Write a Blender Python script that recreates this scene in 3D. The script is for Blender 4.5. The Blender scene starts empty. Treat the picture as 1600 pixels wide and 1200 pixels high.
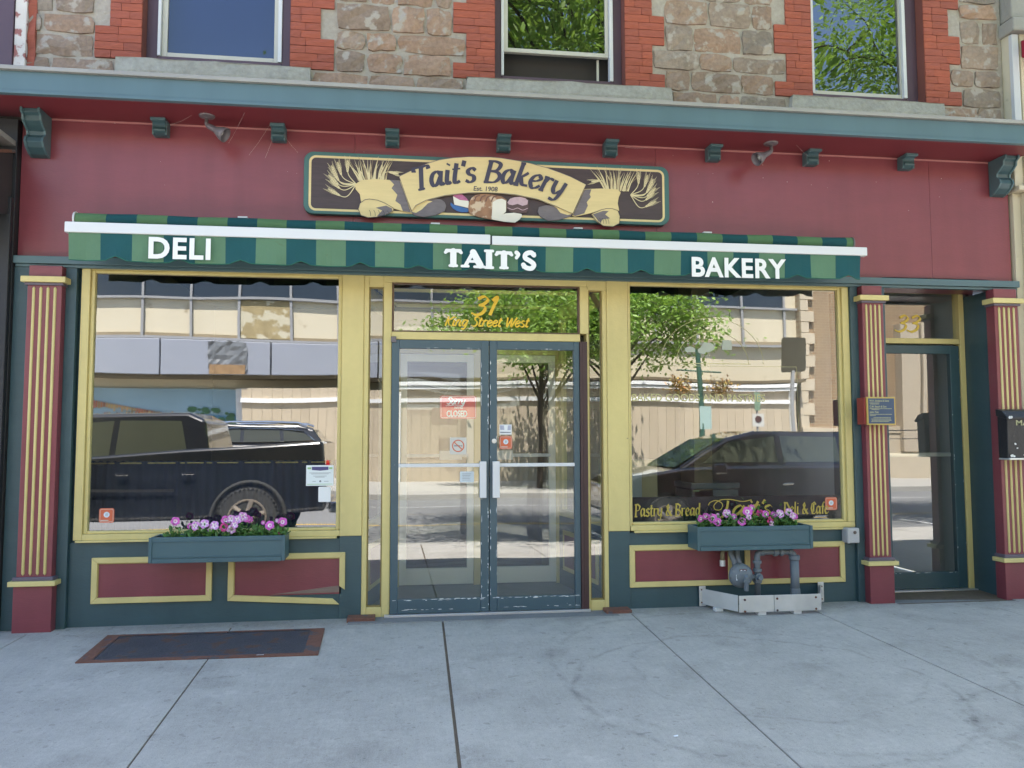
import bpy, math, random
from mathutils import Vector, Matrix
S = bpy.context.scene
C = S.collection
R = math.radians
random.seed(7)

# ------------------------------------------------------------------ camera
CZ = 1.334
cd = bpy.data.cameras.new('camera'); cam = bpy.data.objects.new('camera', cd); C.objects.link(cam)
cd.sensor_width = 36.0; cd.lens = 36.0 * 1250 / 1600; cd.clip_start = 0.05; cd.clip_end = 600
yaw, pitch, roll = R(7.49), R(3.902), R(-0.12)
fw = Vector((math.sin(yaw)*math.cos(pitch), math.cos(yaw)*math.cos(pitch), math.sin(pitch)))
rt = Vector((math.cos(yaw), -math.sin(yaw), 0)); up = rt.cross(fw)
r2 = rt*math.cos(roll) + up*math.sin(roll); u2 = -rt*math.sin(roll) + up*math.cos(roll)
M4 = Matrix(((r2.x, u2.x, -fw.x, 0), (r2.y, u2.y, -fw.y, -6.25), (r2.z, u2.z, -fw.z, CZ), (0, 0, 0, 1)))
cam.matrix_world = M4
S.camera = cam

# ------------------------------------------------------------------ light
SUN_EL, SUN_AZ = R(66), R(-14)          # azimuth from +Y towards +X
w = bpy.data.worlds.new('World'); S.world = w; w.use_nodes = True
nt = w.node_tree; bg = nt.nodes['Background']; sky = nt.nodes.new('ShaderNodeTexSky')
sky.sky_type = 'NISHITA'; sky.sun_disc = False; sky.sun_elevation = SUN_EL; sky.sun_rotation = SUN_AZ
sky.air_density = 1.0; sky.dust_density = 1.0
nt.links.new(sky.outputs[0], bg.inputs[0]); bg.inputs[1].default_value = 0.12
sd = bpy.data.lights.new('sun', 'SUN'); sd.energy = 5.0; sd.angle = R(0.5); sd.color = (1.0, 0.95, 0.87)
sun = bpy.data.objects.new('sun', sd); C.objects.link(sun)
tosun = Vector((math.sin(SUN_AZ)*math.cos(SUN_EL), math.cos(SUN_AZ)*math.cos(SUN_EL), math.sin(SUN_EL)))
sun.rotation_euler = tosun.to_track_quat('Z', 'Y').to_euler(); sun.location = (0, 0, 30)
S.view_settings.view_transform = 'Standard'; S.view_settings.look = 'None'
S.view_settings.exposure = 2.38; S.view_settings.gamma = 1.0
S.render.engine = 'CYCLES'
S.cycles.max_bounces = 10; S.cycles.transparent_max_bounces = 24; S.cycles.glossy_bounces = 5
S.cycles.caustics_reflective = False; S.cycles.caustics_refractive = False

# ------------------------------------------------------------------ materials
MATS = {}
def mat(name, col=(.5, .5, .5), rough=0.6, metal=0.0, var=0.12, vs=3.0, fine=0.0, fs=60.0, bump=0.0, bs=40.0,
        spec=0.5, coat=0.0, island=0.0, col2=None, stretch=(1, 1, 1), dirt=None, ds=2.0, dt=0.62, emis=0.0, streak=0.0):
    """painted/natural surface: colour drift + fine grain + optional per-piece variation + dirt of its own shape"""
    if name in MATS: return MATS[name]
    m = bpy.data.materials.new(name); m.use_nodes = True; n = m.node_tree.nodes; L = m.node_tree.links
    b = n['Principled BSDF']
    b.inputs['Roughness'].default_value = rough; b.inputs['Metallic'].default_value = metal
    b.inputs['Specular IOR Level'].default_value = spec
    b.inputs['Coat Weight'].default_value = coat
    tc = n.new('ShaderNodeTexCoord'); mp = n.new('ShaderNodeMapping'); mp.inputs['Scale'].default_value = stretch
    g = n.new('ShaderNodeNewGeometry')
    L.new(g.outputs['Position'], mp.inputs[0]); V = mp.outputs[0]
    def noise(sc, det=4.0):
        t = n.new('ShaderNodeTexNoise'); t.inputs['Scale'].default_value = sc; t.inputs['Detail'].default_value = det
        L.new(V, t.inputs[0]); return t.outputs[0]
    def math_(op, a, bb):
        t = n.new('ShaderNodeMath'); t.operation = op
        for i, q in enumerate((a, bb)):
            if isinstance(q, (int, float)): t.inputs[i].default_value = q
            else: L.new(q, t.inputs[i])
        return t.outputs[0]
    def mix(fac, A, B):
        t = n.new('ShaderNodeMix'); t.data_type = 'RGBA'
        if isinstance(fac, (int, float)): t.inputs[0].default_value = fac
        else: L.new(fac, t.inputs[0])
        for s, q in ((6, A), (7, B)):
            if isinstance(q, tuple): t.inputs[s].default_value = (*q[:3], 1)
            else: L.new(q, t.inputs[s])
        return t.outputs[2]
    base = tuple(col)
    if island and col2:
        base = mix(g.outputs['Random Per Island'], base, tuple(col2))
    k = math_('ADD', math_('MULTIPLY', noise(vs), 2*var), 1-var)
    if streak:
        m2 = n.new('ShaderNodeMapping'); m2.inputs['Scale'].default_value = (3.5, 3.5, .5); L.new(g.outputs['Position'], m2.inputs[0])
        t2 = n.new('ShaderNodeTexNoise'); t2.inputs['Scale'].default_value = 1.6; t2.inputs['Detail'].default_value = 7; L.new(m2.outputs[0], t2.inputs[0])
        q2 = n.new('ShaderNodeMapRange'); L.new(t2.outputs[0], q2.inputs[0]); q2.inputs[1].default_value = .42; q2.inputs[2].default_value = .68; q2.inputs[3].default_value = streak*.4; q2.inputs[4].default_value = -streak
        k = math_('ADD', k, q2.outputs[0])
    if fine: k = math_('ADD', k, math_('MULTIPLY', math_('SUBTRACT', noise(fs, 2.0), 0.5), 2*fine))
    if island:
        h = n.new('ShaderNodeTexWhiteNoise'); h.noise_dimensions = '1D'; L.new(g.outputs['Random Per Island'], h.inputs['W'])
        k = math_('MULTIPLY', k, math_('ADD', math_('MULTIPLY', h.outputs[0], 2*island), 1-island))
    vm = n.new('ShaderNodeVectorMath'); vm.operation = 'SCALE'
    if isinstance(base, tuple): vm.inputs[0].default_value = base
    else: L.new(base, vm.inputs[0])
    L.new(k, vm.inputs['Scale']); out = vm.outputs[0]
    if dirt:
        t = noise(ds, 8.0); q = n.new('ShaderNodeMapRange'); L.new(t, q.inputs[0])
        q.inputs[1].default_value = dt; q.inputs[2].default_value = dt+0.06
        out = mix(q.outputs[0], out, tuple(dirt))
    L.new(out, b.inputs['Base Color'])
    if emis:
        b.inputs['Emission Color'].default_value = (*col, 1); b.inputs['Emission Strength'].default_value = emis
    if bump:
        bn = n.new('ShaderNodeBump'); bn.inputs['Strength'].default_value = bump; bn.inputs['Distance'].default_value = 0.01
        L.new(noise(bs, 6.0), bn.inputs['Height']); L.new(bn.outputs[0], b.inputs['Normal'])
    MATS[name] = m; return m

def glass(name, tint=(0.9, 0.93, 0.9), refl=0.14, wav=0.012, ws=1.3):
    if name in MATS: return MATS[name]
    m = bpy.data.materials.new(name); m.use_nodes = True; n = m.node_tree.nodes; L = m.node_tree.links
    n.clear(); o = n.new('ShaderNodeOutputMaterial'); mx = n.new('ShaderNodeMixShader')
    tr = n.new('ShaderNodeBsdfTransparent'); tr.inputs[0].default_value = (*tint, 1)
    gl = n.new('ShaderNodeBsdfGlossy'); gl.inputs['Roughness'].default_value = 0.0; gl.inputs[0].default_value = (0.97, 0.98, 1.0, 1)
    fr = n.new('ShaderNodeFresnel'); fr.inputs[0].default_value = 1.5
    ad = n.new('ShaderNodeMath'); ad.operation = 'ADD'; ad.inputs[1].default_value = refl; ad.use_clamp = True
    g = n.new('ShaderNodeNewGeometry'); fr_ = n.new('ShaderNodeMath'); fr_.operation = 'SUBTRACT'; fr_.inputs[0].default_value = 1.0; L.new(g.outputs['Backfacing'], fr_.inputs[1])
    ml_ = n.new('ShaderNodeMath'); ml_.operation = 'MULTIPLY'; L.new(fr_.outputs[0], ml_.inputs[1])      # a pane reflects at its front face, the back face only lets light out
    L.new(fr.outputs[0], ad.inputs[0]); L.new(ad.outputs[0], ml_.inputs[0]); L.new(ml_.outputs[0], mx.inputs[0])
    L.new(tr.outputs[0], mx.inputs[1]); L.new(gl.outputs[0], mx.inputs[2]); L.new(mx.outputs[0], o.inputs[0])
    t = n.new('ShaderNodeTexNoise'); t.inputs['Scale'].default_value = ws; t.inputs['Detail'].default_value = 0
    bn = n.new('ShaderNodeBump'); bn.inputs['Strength'].default_value = 1.0; bn.inputs['Distance'].default_value = wav
    L.new(g.outputs['Position'], t.inputs[0]); L.new(t.outputs[0], bn.inputs['Height'])
    L.new(bn.outputs[0], gl.inputs['Normal'])
    MATS[name] = m; return m

maroon = mat('maroon_paint', (0.20, 0.046, 0.058), 0.30, var=0.10, vs=1.5, fine=0.05, fs=9, stretch=(1, 1, 5), bump=0.12, bs=30, dirt=(0.33, 0.17, 0.16), ds=26, dt=0.74, streak=0.07)
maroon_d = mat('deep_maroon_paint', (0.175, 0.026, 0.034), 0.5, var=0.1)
green = mat('dark_teal_paint', (0.040, 0.082, 0.094), 0.42, var=0.15, vs=2.5, fine=0.06, fs=14, stretch=(1, 1, 3), bump=0.15, bs=30, dirt=(0.22, 0.25, 0.24), ds=30, dt=0.745, streak=0.07)
greenl = mat('grey_teal_paint', (0.075, 0.135, 0.150), 0.4, var=0.12, vs=1.2, bump=0.08, bs=20)
cream = mat('yellow_cream_paint', (0.62, 0.52, 0.215), 0.45, var=0.10, vs=2.2, fine=0.04, fs=25, bump=0.15, bs=35, dirt=(0.30, 0.24, 0.12), ds=22, dt=0.74, streak=0.07)
gold = mat('gold_paint', (0.60, 0.42, 0.06), 0.5, var=0.05)
goldf = mat('faded_gold_paint', (0.45, 0.40, 0.20), 0.5, var=0.2)
white = mat('white_paint', (0.80, 0.80, 0.79), 0.5, var=0.04)
chipm = mat('chipped_white_primer', (0.72, 0.74, 0.74), 0.7, var=0.15, vs=40)
alum = mat('white_aluminium', (0.66, 0.67, 0.68), 0.35, var=0.03, spec=0.5)
galv = mat('brushed_aluminium', (0.62, 0.62, 0.60), 0.42, metal=0.55, var=0.22, vs=6, bump=0.1, bs=80, dirt=(0.35, 0.34, 0.32), ds=9, dt=0.66)
flash = mat('grey_metal_flashing', (0.33, 0.32, 0.30), 0.6, metal=0.2, var=0.2, vs=5)
conc = mat('sill_stone', (0.34, 0.33, 0.29), 0.9, var=0.22, vs=4, fine=0.25, fs=30, bump=0.6, bs=35)
mortar = mat('lime_mortar', (0.37, 0.335, 0.29), 0.95, var=0.22, vs=6, fine=0.2, fs=40, bump=0.8, bs=30)
stone = mat('pink_brown_rubble_stone', (0.31, 0.205, 0.145), 0.92, var=0.30, vs=6, fine=0.34, fs=34, island=0.14, col2=(0.235, 0.20, 0.165), bump=1.0, bs=30, dirt=(0.37, 0.33, 0.285), ds=9, dt=0.555)
brick = mat('red_brick', (0.34, 0.088, 0.050), 0.85, var=0.26, vs=9, fine=0.24, fs=16, island=0.05, col2=(0.28, 0.08, 0.055), stretch=(1, 1, 7), bump=0.4, bs=16)
brickj = mat('brick_joint', (0.17, 0.055, 0.04), 0.95, var=0.2)
plum = mat('plum_window_paint', (0.085, 0.05, 0.07), 0.5, var=0.15)
sash = mat('pale_sash_paint', (0.52, 0.50, 0.43), 0.5, var=0.1)
aw_l = mat('light_green_canvas', (0.10, 0.20, 0.12), 0.85, var=0.14, vs=5, fine=0.08, fs=200, bump=0.2, bs=300, dirt=(0.10, 0.16, 0.08), ds=5, dt=0.66)
aw_d = mat('dark_teal_canvas', (0.006, 0.075, 0.085), 0.85, var=0.14, vs=5, fine=0.08, fs=200, bump=0.2, bs=300)
black = mat('black_metal', (0.018, 0.018, 0.02), 0.45, var=0.1)
rust = mat('rusty_iron', (0.17, 0.075, 0.05), 0.85, var=0.35, vs=9, fine=0.3, fs=60, bump=0.6, bs=60, dirt=(0.09, 0.08, 0.085), ds=8, dt=0.56)
plate = mat('worn_steel_plate', (0.075, 0.075, 0.088), 0.7, metal=0.2, var=0.3, vs=6, fine=0.35, fs=90, bump=0.8, bs=90, dirt=(0.12, 0.07, 0.055), ds=6, dt=0.58)
pipe = mat('grey_pipe_paint', (0.13, 0.155, 0.175), 0.5, var=0.15, vs=9, bump=0.2, bs=60)
lampm = mat('weathered_lamp_metal', (0.16, 0.14, 0.15), 0.55, metal=0.3, var=0.3, vs=20)
brass = mat('brass', (0.5, 0.36, 0.12), 0.35, metal=0.8)
navy = mat('navy_cloth', (0.018, 0.024, 0.048), 0.9, var=0.15)
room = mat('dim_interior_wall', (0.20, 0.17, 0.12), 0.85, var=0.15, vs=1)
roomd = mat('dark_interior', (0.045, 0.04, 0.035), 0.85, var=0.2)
bandm = mat('black_window_band', (0.012, 0.016, 0.028), 0.35, var=0.1)
redp = mat('red_board', (0.26, 0.035, 0.03), 0.5, var=0.1)
redsign = mat('closed_sign_red', (0.66, 0.006, 0.03), 0.4, var=0.08)
orange = mat('orange_decal', (0.60, 0.13, 0.055), 0.45, var=0.08)
bluep = mat('blue_enamel', (0.04, 0.075, 0.14), 0.4, var=0.1)
paper = mat('white_paper', (0.78, 0.80, 0.80), 0.7, var=0.03)
palep = mat('pale_decal', (0.58, 0.57, 0.52), 0.6, var=0.06)
greyink = mat('grey_ink', (0.22, 0.24, 0.26), 0.7, var=0.1)
indigo = mat('indigo_ink', (0.08, 0.07, 0.19), 0.6)
limeink = mat('light_green_ink', (0.30, 0.50, 0.22), 0.6)
darkwood = mat('reddish_brown_wood', (0.055, 0.026, 0.026), 0.5, var=0.2, vs=6, stretch=(6, 6, 1))
sgreen = mat('sign_green', (0.05, 0.135, 0.125), 0.5, var=0.12)
sbrown = mat('sign_dark_brown', (0.060, 0.042, 0.045), 0.55, var=0.25, vs=3, fine=0.2, fs=10, stretch=(1, 1, 9))
scream = mat('sign_cream', (0.68, 0.55, 0.27), 0.5, var=0.10, vs=4, fine=0.06, fs=12, stretch=(1, 1, 8))
sink = mat('sign_dark_lettering', (0.045, 0.042, 0.075), 0.5)
sgrey = mat('sign_ribbon_shade', (0.16, 0.14, 0.15), 0.55, var=0.3, vs=14, stretch=(1, 1, 4))
swheat = mat('sign_wheat', (0.66, 0.58, 0.34), 0.5, var=0.2, vs=60)
swheat2 = mat('sign_wheat_brown', (0.30, 0.23, 0.13), 0.5, var=0.2, vs=60)
sbread = mat('sign_bread_crust', (0.30, 0.16, 0.09), 0.6, var=0.55, vs=12, dirt=(0.58, 0.45, 0.32), ds=14, dt=0.5)
scrumb = mat('sign_bread_crumb', (0.74, 0.71, 0.62), 0.6, var=0.05)
spink = mat('sign_pink_icing', (0.50, 0.36, 0.40), 0.6, var=0.15, vs=50)
sberry = mat('sign_berries', (0.42, 0.13, 0.26), 0.6, var=0.5, vs=70)
sblue = mat('sign_blue_plate', (0.04, 0.13, 0.35), 0.5)
soil = mat('potting_soil', (0.035, 0.025, 0.018), 1.0, var=0.4, vs=30, bump=1, bs=80)
leafm = mat('petunia_leaf', (0.07, 0.19, 0.03), 0.6, var=0.2, island=0.35, col2=(0.11, 0.22, 0.06))
petp = mat('pink_petal', (0.64, 0.12, 0.50), 0.6, var=0.1, island=0.12)
petl = mat('pale_lilac_petal', (0.64, 0.28, 0.60), 0.6, var=0.1, island=0.12)
petm = mat('magenta_petal', (0.62, 0.05, 0.24), 0.6, var=0.1, island=0.12)
petc = mat('pale_petal_throat', (0.80, 0.74, 0.72), 0.6)
petd = mat('dark_petal_eye', (0.10, 0.05, 0.08), 0.6)
G1 = glass('window_glass', tint=(.95,.97,.95), refl=0.215, wav=0.0028, ws=1.1)
G2 = glass('door_glass', tint=(.96,.98,.96), refl=0.155, wav=0.0015, ws=1.4)
G3 = glass('upper_window_glass', tint=(0.6, 0.6, 0.6), refl=0.12, wav=0.008, ws=2.0)

# ------------------------------------------------------------------ mesh builder
LOC = {}
def tag(o, label, cat, group=None, kind=None):
    if label: o['label'] = label
    if cat: o['category'] = cat
    if group: o['group'] = group
    if kind: o['kind'] = kind
    return o
def thing(name, label, cat, loc=(0, 0, 0), group=None):
    o = bpy.data.objects.new(name, None); o.empty_display_size = 0.2; C.objects.link(o); o.location = loc
    LOC[o.name] = Vector(loc); return tag(o, label, cat, group)
def rootloc(p):
    while p is not None and p.parent is not None: p = p.parent
    return LOC.get(p.name, Vector((0, 0, 0))) if p else Vector((0, 0, 0))

class MB:
    def __init__(s): s.v = []; s.f = []; s.mi = []; s.cur = 0
    def add(s, vs, fs):
        b = len(s.v); s.v += [tuple(q) for q in vs]; s.f += [tuple(i+b for i in f) for f in fs]; s.mi += [s.cur]*len(fs); return s
    def box(s, x0, x1, y0, y1, z0, z1):
        if x0 > x1: x0, x1 = x1, x0
        if y0 > y1: y0, y1 = y1, y0
        if z0 > z1: z0, z1 = z1, z0
        return s.add([(x0,y0,z0),(x1,y0,z0),(x1,y1,z0),(x0,y1,z0),(x0,y0,z1),(x1,y0,z1),(x1,y1,z1),(x0,y1,z1)],
                     [(0,3,2,1),(4,5,6,7),(0,1,5,4),(1,2,6,5),(2,3,7,6),(3,0,4,7)])
    def quad(s, *p): return s.add(p, [tuple(range(len(p)))])
    def prism(s, pts, y0, y1):            # pts in xz, front face at y0 (nearer the street = smaller y)
        n = len(pts)
        ar = sum(pts[i][0]*pts[(i+1) % n][1]-pts[(i+1) % n][0]*pts[i][1] for i in range(n))
        if ar < 0: pts = pts[::-1]
        vs = [(x, y0, z) for x, z in pts] + [(x, y1, z) for x, z in pts]
        return s.add(vs, [tuple(range(n)), tuple(range(2*n-1, n-1, -1))] + [(i, i+n, (i+1) % n+n, (i+1) % n) for i in range(n)])
    def prismx(s, pts, x0, x1):           # pts in yz
        n = len(pts); vs = [(x0, y, z) for y, z in pts] + [(x1, y, z) for y, z in pts]
        return s.add(vs, [tuple(range(n)), tuple(range(2*n-1, n-1, -1))] + [(i, i+n, (i+1) % n+n, (i+1) % n) for i in range(n)])
    def sheet(s, pts, y):
        n = len(pts)
        ar = sum(pts[i][0]*pts[(i+1) % n][1]-pts[(i+1) % n][0]*pts[i][1] for i in range(n))
        if ar < 0: pts = pts[::-1]
        return s.add([(x, y, z) for x, z in pts], [tuple(range(n))])
    def tube(s, path, r, n=10, caps=True):
        P = [Vector(p) for p in path]; rr = r if isinstance(r, (list, tuple)) else [r]*len(P); vs = []; fs = []; a0 = None
        for i, p in enumerate(P):
            t = (P[min(i+1, len(P)-1)]-P[max(i-1, 0)]).normalized()
            if a0 is None: a0 = t.orthogonal().normalized()
            a0 = (a0 - t*a0.dot(t)).normalized(); b = t.cross(a0)
            for k in range(n):
                th = 2*math.pi*k/n; vs.append(p + (a0*math.cos(th)+b*math.sin(th))*rr[i])
        for i in range(len(P)-1):
            for k in range(n): fs.append((i*n+k, i*n+(k+1) % n, (i+1)*n+(k+1) % n, (i+1)*n+k))
        if caps: fs += [tuple(range(n-1, -1, -1)), tuple(range((len(P)-1)*n, len(P)*n))]
        return s.add(vs, fs)
    def lathe(s, prof, c, axis='y', n=24):  # prof: (r, h) along axis
        vs = []; fs = []
        for r, h in prof:
            for k in range(n):
                a = 2*math.pi*k/n; q = (r*math.cos(a), r*math.sin(a))
                v = {'y': (c[0]+q[0], c[1]+h, c[2]+q[1]), 'z': (c[0]+q[0], c[1]+q[1], c[2]+h), 'x': (c[0]+h, c[1]+q[0], c[2]+q[1])}[axis]
                vs.append(v)
        m = len(prof)
        for i in range(m-1):
            for k in range(n): fs.append((i*n+k, i*n+(k+1) % n, (i+1)*n+(k+1) % n, (i+1)*n+k))
        fs += [tuple(range(n-1, -1, -1)), tuple(range((m-1)*n, m*n))]
        return s.add(vs, fs)
    def build(s, name, m, parent=None, bevel=0.0, smooth=False, loc=None, seg=2):
        me = bpy.data.meshes.new(name); L0 = rootloc(parent) if parent else Vector(loc or (0, 0, 0))
        me.from_pydata([(x-L0.x, y-L0.y, z-L0.z) for x, y, z in s.v], [], s.f)
        ms = m if isinstance(m, (list, tuple)) else [m]
        for q in ms: me.materials.append(q)
        if len(ms) > 1: me.polygons.foreach_set('material_index', s.mi)
        if smooth: me.polygons.foreach_set('use_smooth', [True]*len(me.polygons))
        me.update()
        o = bpy.data.objects.new(name, me); C.objects.link(o)
        if parent: o.parent = parent
        elif loc: o.location = loc; LOC[o.name] = Vector(loc)
        if bevel:
            b = o.modifiers.new('bevel', 'BEVEL'); b.width = bevel; b.segments = seg; b.limit_method = 'ANGLE'; b.angle_limit = R(40)
        if smooth and bevel == 0:
            pass
        return o
def B(name, m, parent, *boxes, bevel=0.003):
    q = MB()
    for b in boxes: q.box(*b)
    return q.build(name, m, parent, bevel)

# ------------------------------------------------------------------ lettering (stroke alphabets + built-in font)
def cat(pts, k=6):
    if len(pts) < 3: return [Vector(p) for p in pts]
    P = [Vector(p) for p in pts]; P = [2*P[0]-P[1]]+P+[2*P[-1]-P[-2]]; o = []
    for i in range(1, len(P)-2):
        for j in range(k):
            t = j/k; a, b, c, d = P[i-1], P[i], P[i+1], P[i+2]
            o.append(0.5*((2*b)+(c-a)*t+(2*a-5*b+4*c-d)*t*t+(3*b-a-3*c+d)*t**3))
    o.append(P[-2]); return o
L_ = 'L'
GL = {
 'a': (.98, [[(.72,.78),(.5,1),(.2,.82),(.1,.4),(.25,.03),(.5,.15),(.7,.55)], [(.78,1),(.72,.3),(.8,.03),(1,.12)]]),
 'd': (.98, [[(.72,.78),(.5,1),(.2,.82),(.1,.4),(.25,.03),(.5,.15),(.7,.55)], [(.82,1.6),(.74,.3),(.82,.03),(1,.12)]]),
 'g': (.98, [[(.72,.78),(.5,1),(.2,.82),(.1,.4),(.25,.05),(.5,.15),(.7,.55)], [(.78,1),(.72,.1),(.55,-.42),(.1,-.4)]]),
 'e': (.85, [[(.15,.48),(.5,.56),(.72,.78),(.5,1),(.2,.8),(.1,.4),(.3,.03),(.55,.05),(.8,.28)]]),
 'f': (.65, [[(.75,1.45),(.52,1.55),(.36,1.2),(.28,0)], [(.08,.95),(.65,.95)]]),
 'i': (.48, [[(.22,1),(.16,.25),(.26,.02),(.46,.14)], [(.25,1.32),(.31,1.42)]]),
 'k': (.92, [[(.22,1.6),(.13,0)], [(.75,1),(.5,.75),(.2,.52)], [(.32,.58),(.52,.12),(.9,.06)]]),
 'l': (.48, [[(.26,1.6),(.16,.25),(.26,.02),(.46,.14)]]),
 'n': (.98, [[(.16,1),(.1,0)], [(.13,.62),(.4,.98),(.68,.85),(.64,.25),(.74,.02),(.96,.14)]]),
 'o': (.85, [[(.45,1),(.15,.75),(.1,.35),(.35,0),(.68,.25),(.72,.7),(.45,1)]]),
 'r': (.72, [[(.2,1),(.12,0)], [(.16,.58),(.38,.95),(.72,.93)]]),
 's': (.75, [[(.68,.82),(.42,1),(.16,.82),(.25,.58),(.56,.42),(.6,.15),(.35,0),(.05,.15)]]),
 't': (.62, [[(.32,1.4),(.2,.25),(.32,.02),(.58,.14)], [(.03,1),(.58,1)]]),
 'y': (.92, [[(.12,1),(.12,.35),(.35,.05),(.66,.35)], [(.8,1),(.68,.1),(.48,-.42),(.08,-.4)]]),
 'c': (.8, [[(.7,.8),(.45,1),(.18,.8),(.1,.4),(.3,.03),(.7,.2)]]),
 'T': (1.05, [[(.05,1.25),(.1,1.5),(.55,1.5),(1.0,1.52),(1.08,1.28)], [(.58,1.5),(.46,0)], [(.22,0),(.7,0)]]),
 'B': (1.15, [[(.3,1.5),(.18,0)], [(.1,1.5),(.6,1.5),(.98,1.3),(.8,.9),(.3,.8)], [(.35,.8),(.85,.72),(1.05,.4),(.75,.03),(.05,0)]]),
 'P': (1.0, [[(.3,1.5),(.18,0)], [(.05,1.45),(.6,1.5),(.98,1.25),(.8,.8),(.3,.68)], [(.0,0),(.45,0)]]),
 'D': (1.2, [[(.3,1.5),(.2,0)], [(.08,1.5),(.7,1.45),(1.1,.85),(.85,.2),(.1,0)]]),
 'C': (1.05, [[(1,1.2),(.75,1.5),(.3,1.3),(.12,.7),(.35,.08),(.75,.02),(1.05,.3)], [(.6,1.3),(.55,.3)]]),
 'K': (1.1, [[(.3,1.5),(.15,0)], [(1.1,1.5),(.7,1.1),(.25,.75)], [(.4,.85),(.65,.25),(1.1,0)]]),
 'S': (1.0, [[(.98,1.2),(.75,1.5),(.35,1.4),(.35,1.05),(.75,.7),(.78,.25),(.45,0),(.05,.2)]]),
 'W': (1.5, [[(.15,1.5),(.25,.6),(.35,0),(.6,.7),(.85,1.4)], [(.85,1.4),(.88,.6),(.98,0),(1.25,.7),(1.55,1.5)]]),
 'E': (.95, [[(.9,1.3),(.6,1.5),(.3,1.2),(.5,.85),(.2,.4),(.45,0),(.9,.2)], [(.4,.85),(.7,.88)]]),
 '3': (.95, [[(.2,1.3),(.55,1.52),(.85,1.25),(.65,.9),(.35,.8)], [(.35,.82),(.8,.65),(.75,.2),(.4,0),(.02,.15)]]),
 '1': (.6, [[(.2,1.2),(.5,1.5),(.4,.8),(.3,0)]]),
 '9': (.85, [[(.7,1.2),(.45,1.5),(.18,1.15),(.35,.8),(.68,1.05)], [(.75,1.4),(.65,.6),(.3,0)]]),
 '0': (.9, [[(.5,1.5),(.2,1.1),(.12,.5),(.35,0),(.7,.4),(.78,1.1),(.5,1.5)]]),
 '8': (.9, [[(.75,1.3),(.45,1.5),(.25,1.2),(.7,.6),(.6,.1),(.2,.08),(.15,.5),(.65,1.0),(.75,1.3)]]),
 '&': (1.15, [[(1.05,.7),(.6,.05),(.2,.1),(.15,.5),(.65,1.1),(.5,1.45),(.3,1.2),(.55,.6),(1.1,0)]]),
 "'": (.3, [[(.2,1.55),(.12,1.15)]]), '.': (.35, [[(.1,.0),(.2,.08)]]), ' ': (.55, []), '-': (.5, [[(.05,.6),(.45,.6)]]),
}
def ribbon(mb, pts, wfn, y, rnd=False):
    P = pts; n = len(P); vs = []; fs = []
    for i, p in enumerate(P):
        t = (P[min(i+1, n-1)]-P[max(i-1, 0)]); t = t.normalized() if t.length else Vector((1, 0)); nn = Vector((-t.y, t.x)); hw = wfn(t, i/(n-1))/2
        yy = y-i*4e-6; vs += [(p.x+nn.x*hw, yy, p.y+nn.y*hw), (p.x-nn.x*hw, yy, p.y-nn.y*hw)]
    for i in range(n-1): fs.append((2*i+1, 2*i+3, 2*i+2, 2*i))
    mb.add(vs, fs)
    if rnd:
        for p, t in ((P[0], P[1]-P[0]), (P[-1], P[-1]-P[-2])):
            r = wfn(t.normalized(), 0)/2
            y -= 0.00012
            mb.add([(p.x+r*math.cos(a*math.pi/8), y, p.y+r*math.sin(a*math.pi/8)) for a in range(16)], [tuple(range(16))])
def textwidth(s, tr=1.0): return sum(GL[c][0]*tr for c in s)
def lettering(mb, s, x, z, h, y, wmax=.2, wmin=.06, nib=35, slant=.0, tr=1.0, sx=1.0, path=None, serif=0, rnd=False, sharp=False, eps=0.00012):
    """h = x-height; path(u)->(x,z,angle) overrides straight baseline"""
    nb = Vector((math.cos(R(nib)), math.sin(R(nib)))); u = 0; k = 0
    def wf(t, q): return h*(wmin+(wmax-wmin)*abs(t.x*nb.y-t.y*nb.x))
    for c in s:
        adv, st = GL[c]
        def place(p):
            lx = (p[0]*sx + slant*p[1])*h
            if path:
                bx, bz, a = path((u+adv*tr*sx*.5)*h); lx -= adv*sx*.5*h
                return (bx+lx*math.cos(a)-p[1]*h*math.sin(a), bz+lx*math.sin(a)+p[1]*h*math.cos(a))
            return (x+u*h+lx, z+p[1]*h)
        for q in st:
            pp = [Vector(place(p)) for p in (q if sharp else cat([(a, b) for a, b in q]))]
            if len(pp) == 2: pp = [pp[0].lerp(pp[1], j/3) for j in range(4)]
            ribbon(mb, pp, wf, y-k*eps, rnd); k += 3 if rnd else 1
            if serif and len(q) == 2 and abs(q[0][1]-q[1][1]) > .5:
                for e in (q[0], q[1]):
                    a, b2 = place((e[0]-serif, e[1])), place((e[0]+serif, e[1]))
                    A, Bv = Vector(a), Vector(b2)
                    ribbon(mb, [A, A.lerp(Bv, .5), Bv], lambda t, q: h*wmin*1.6, y-k*eps); k += 1
        u += adv*tr*sx
    return u*h
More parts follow.
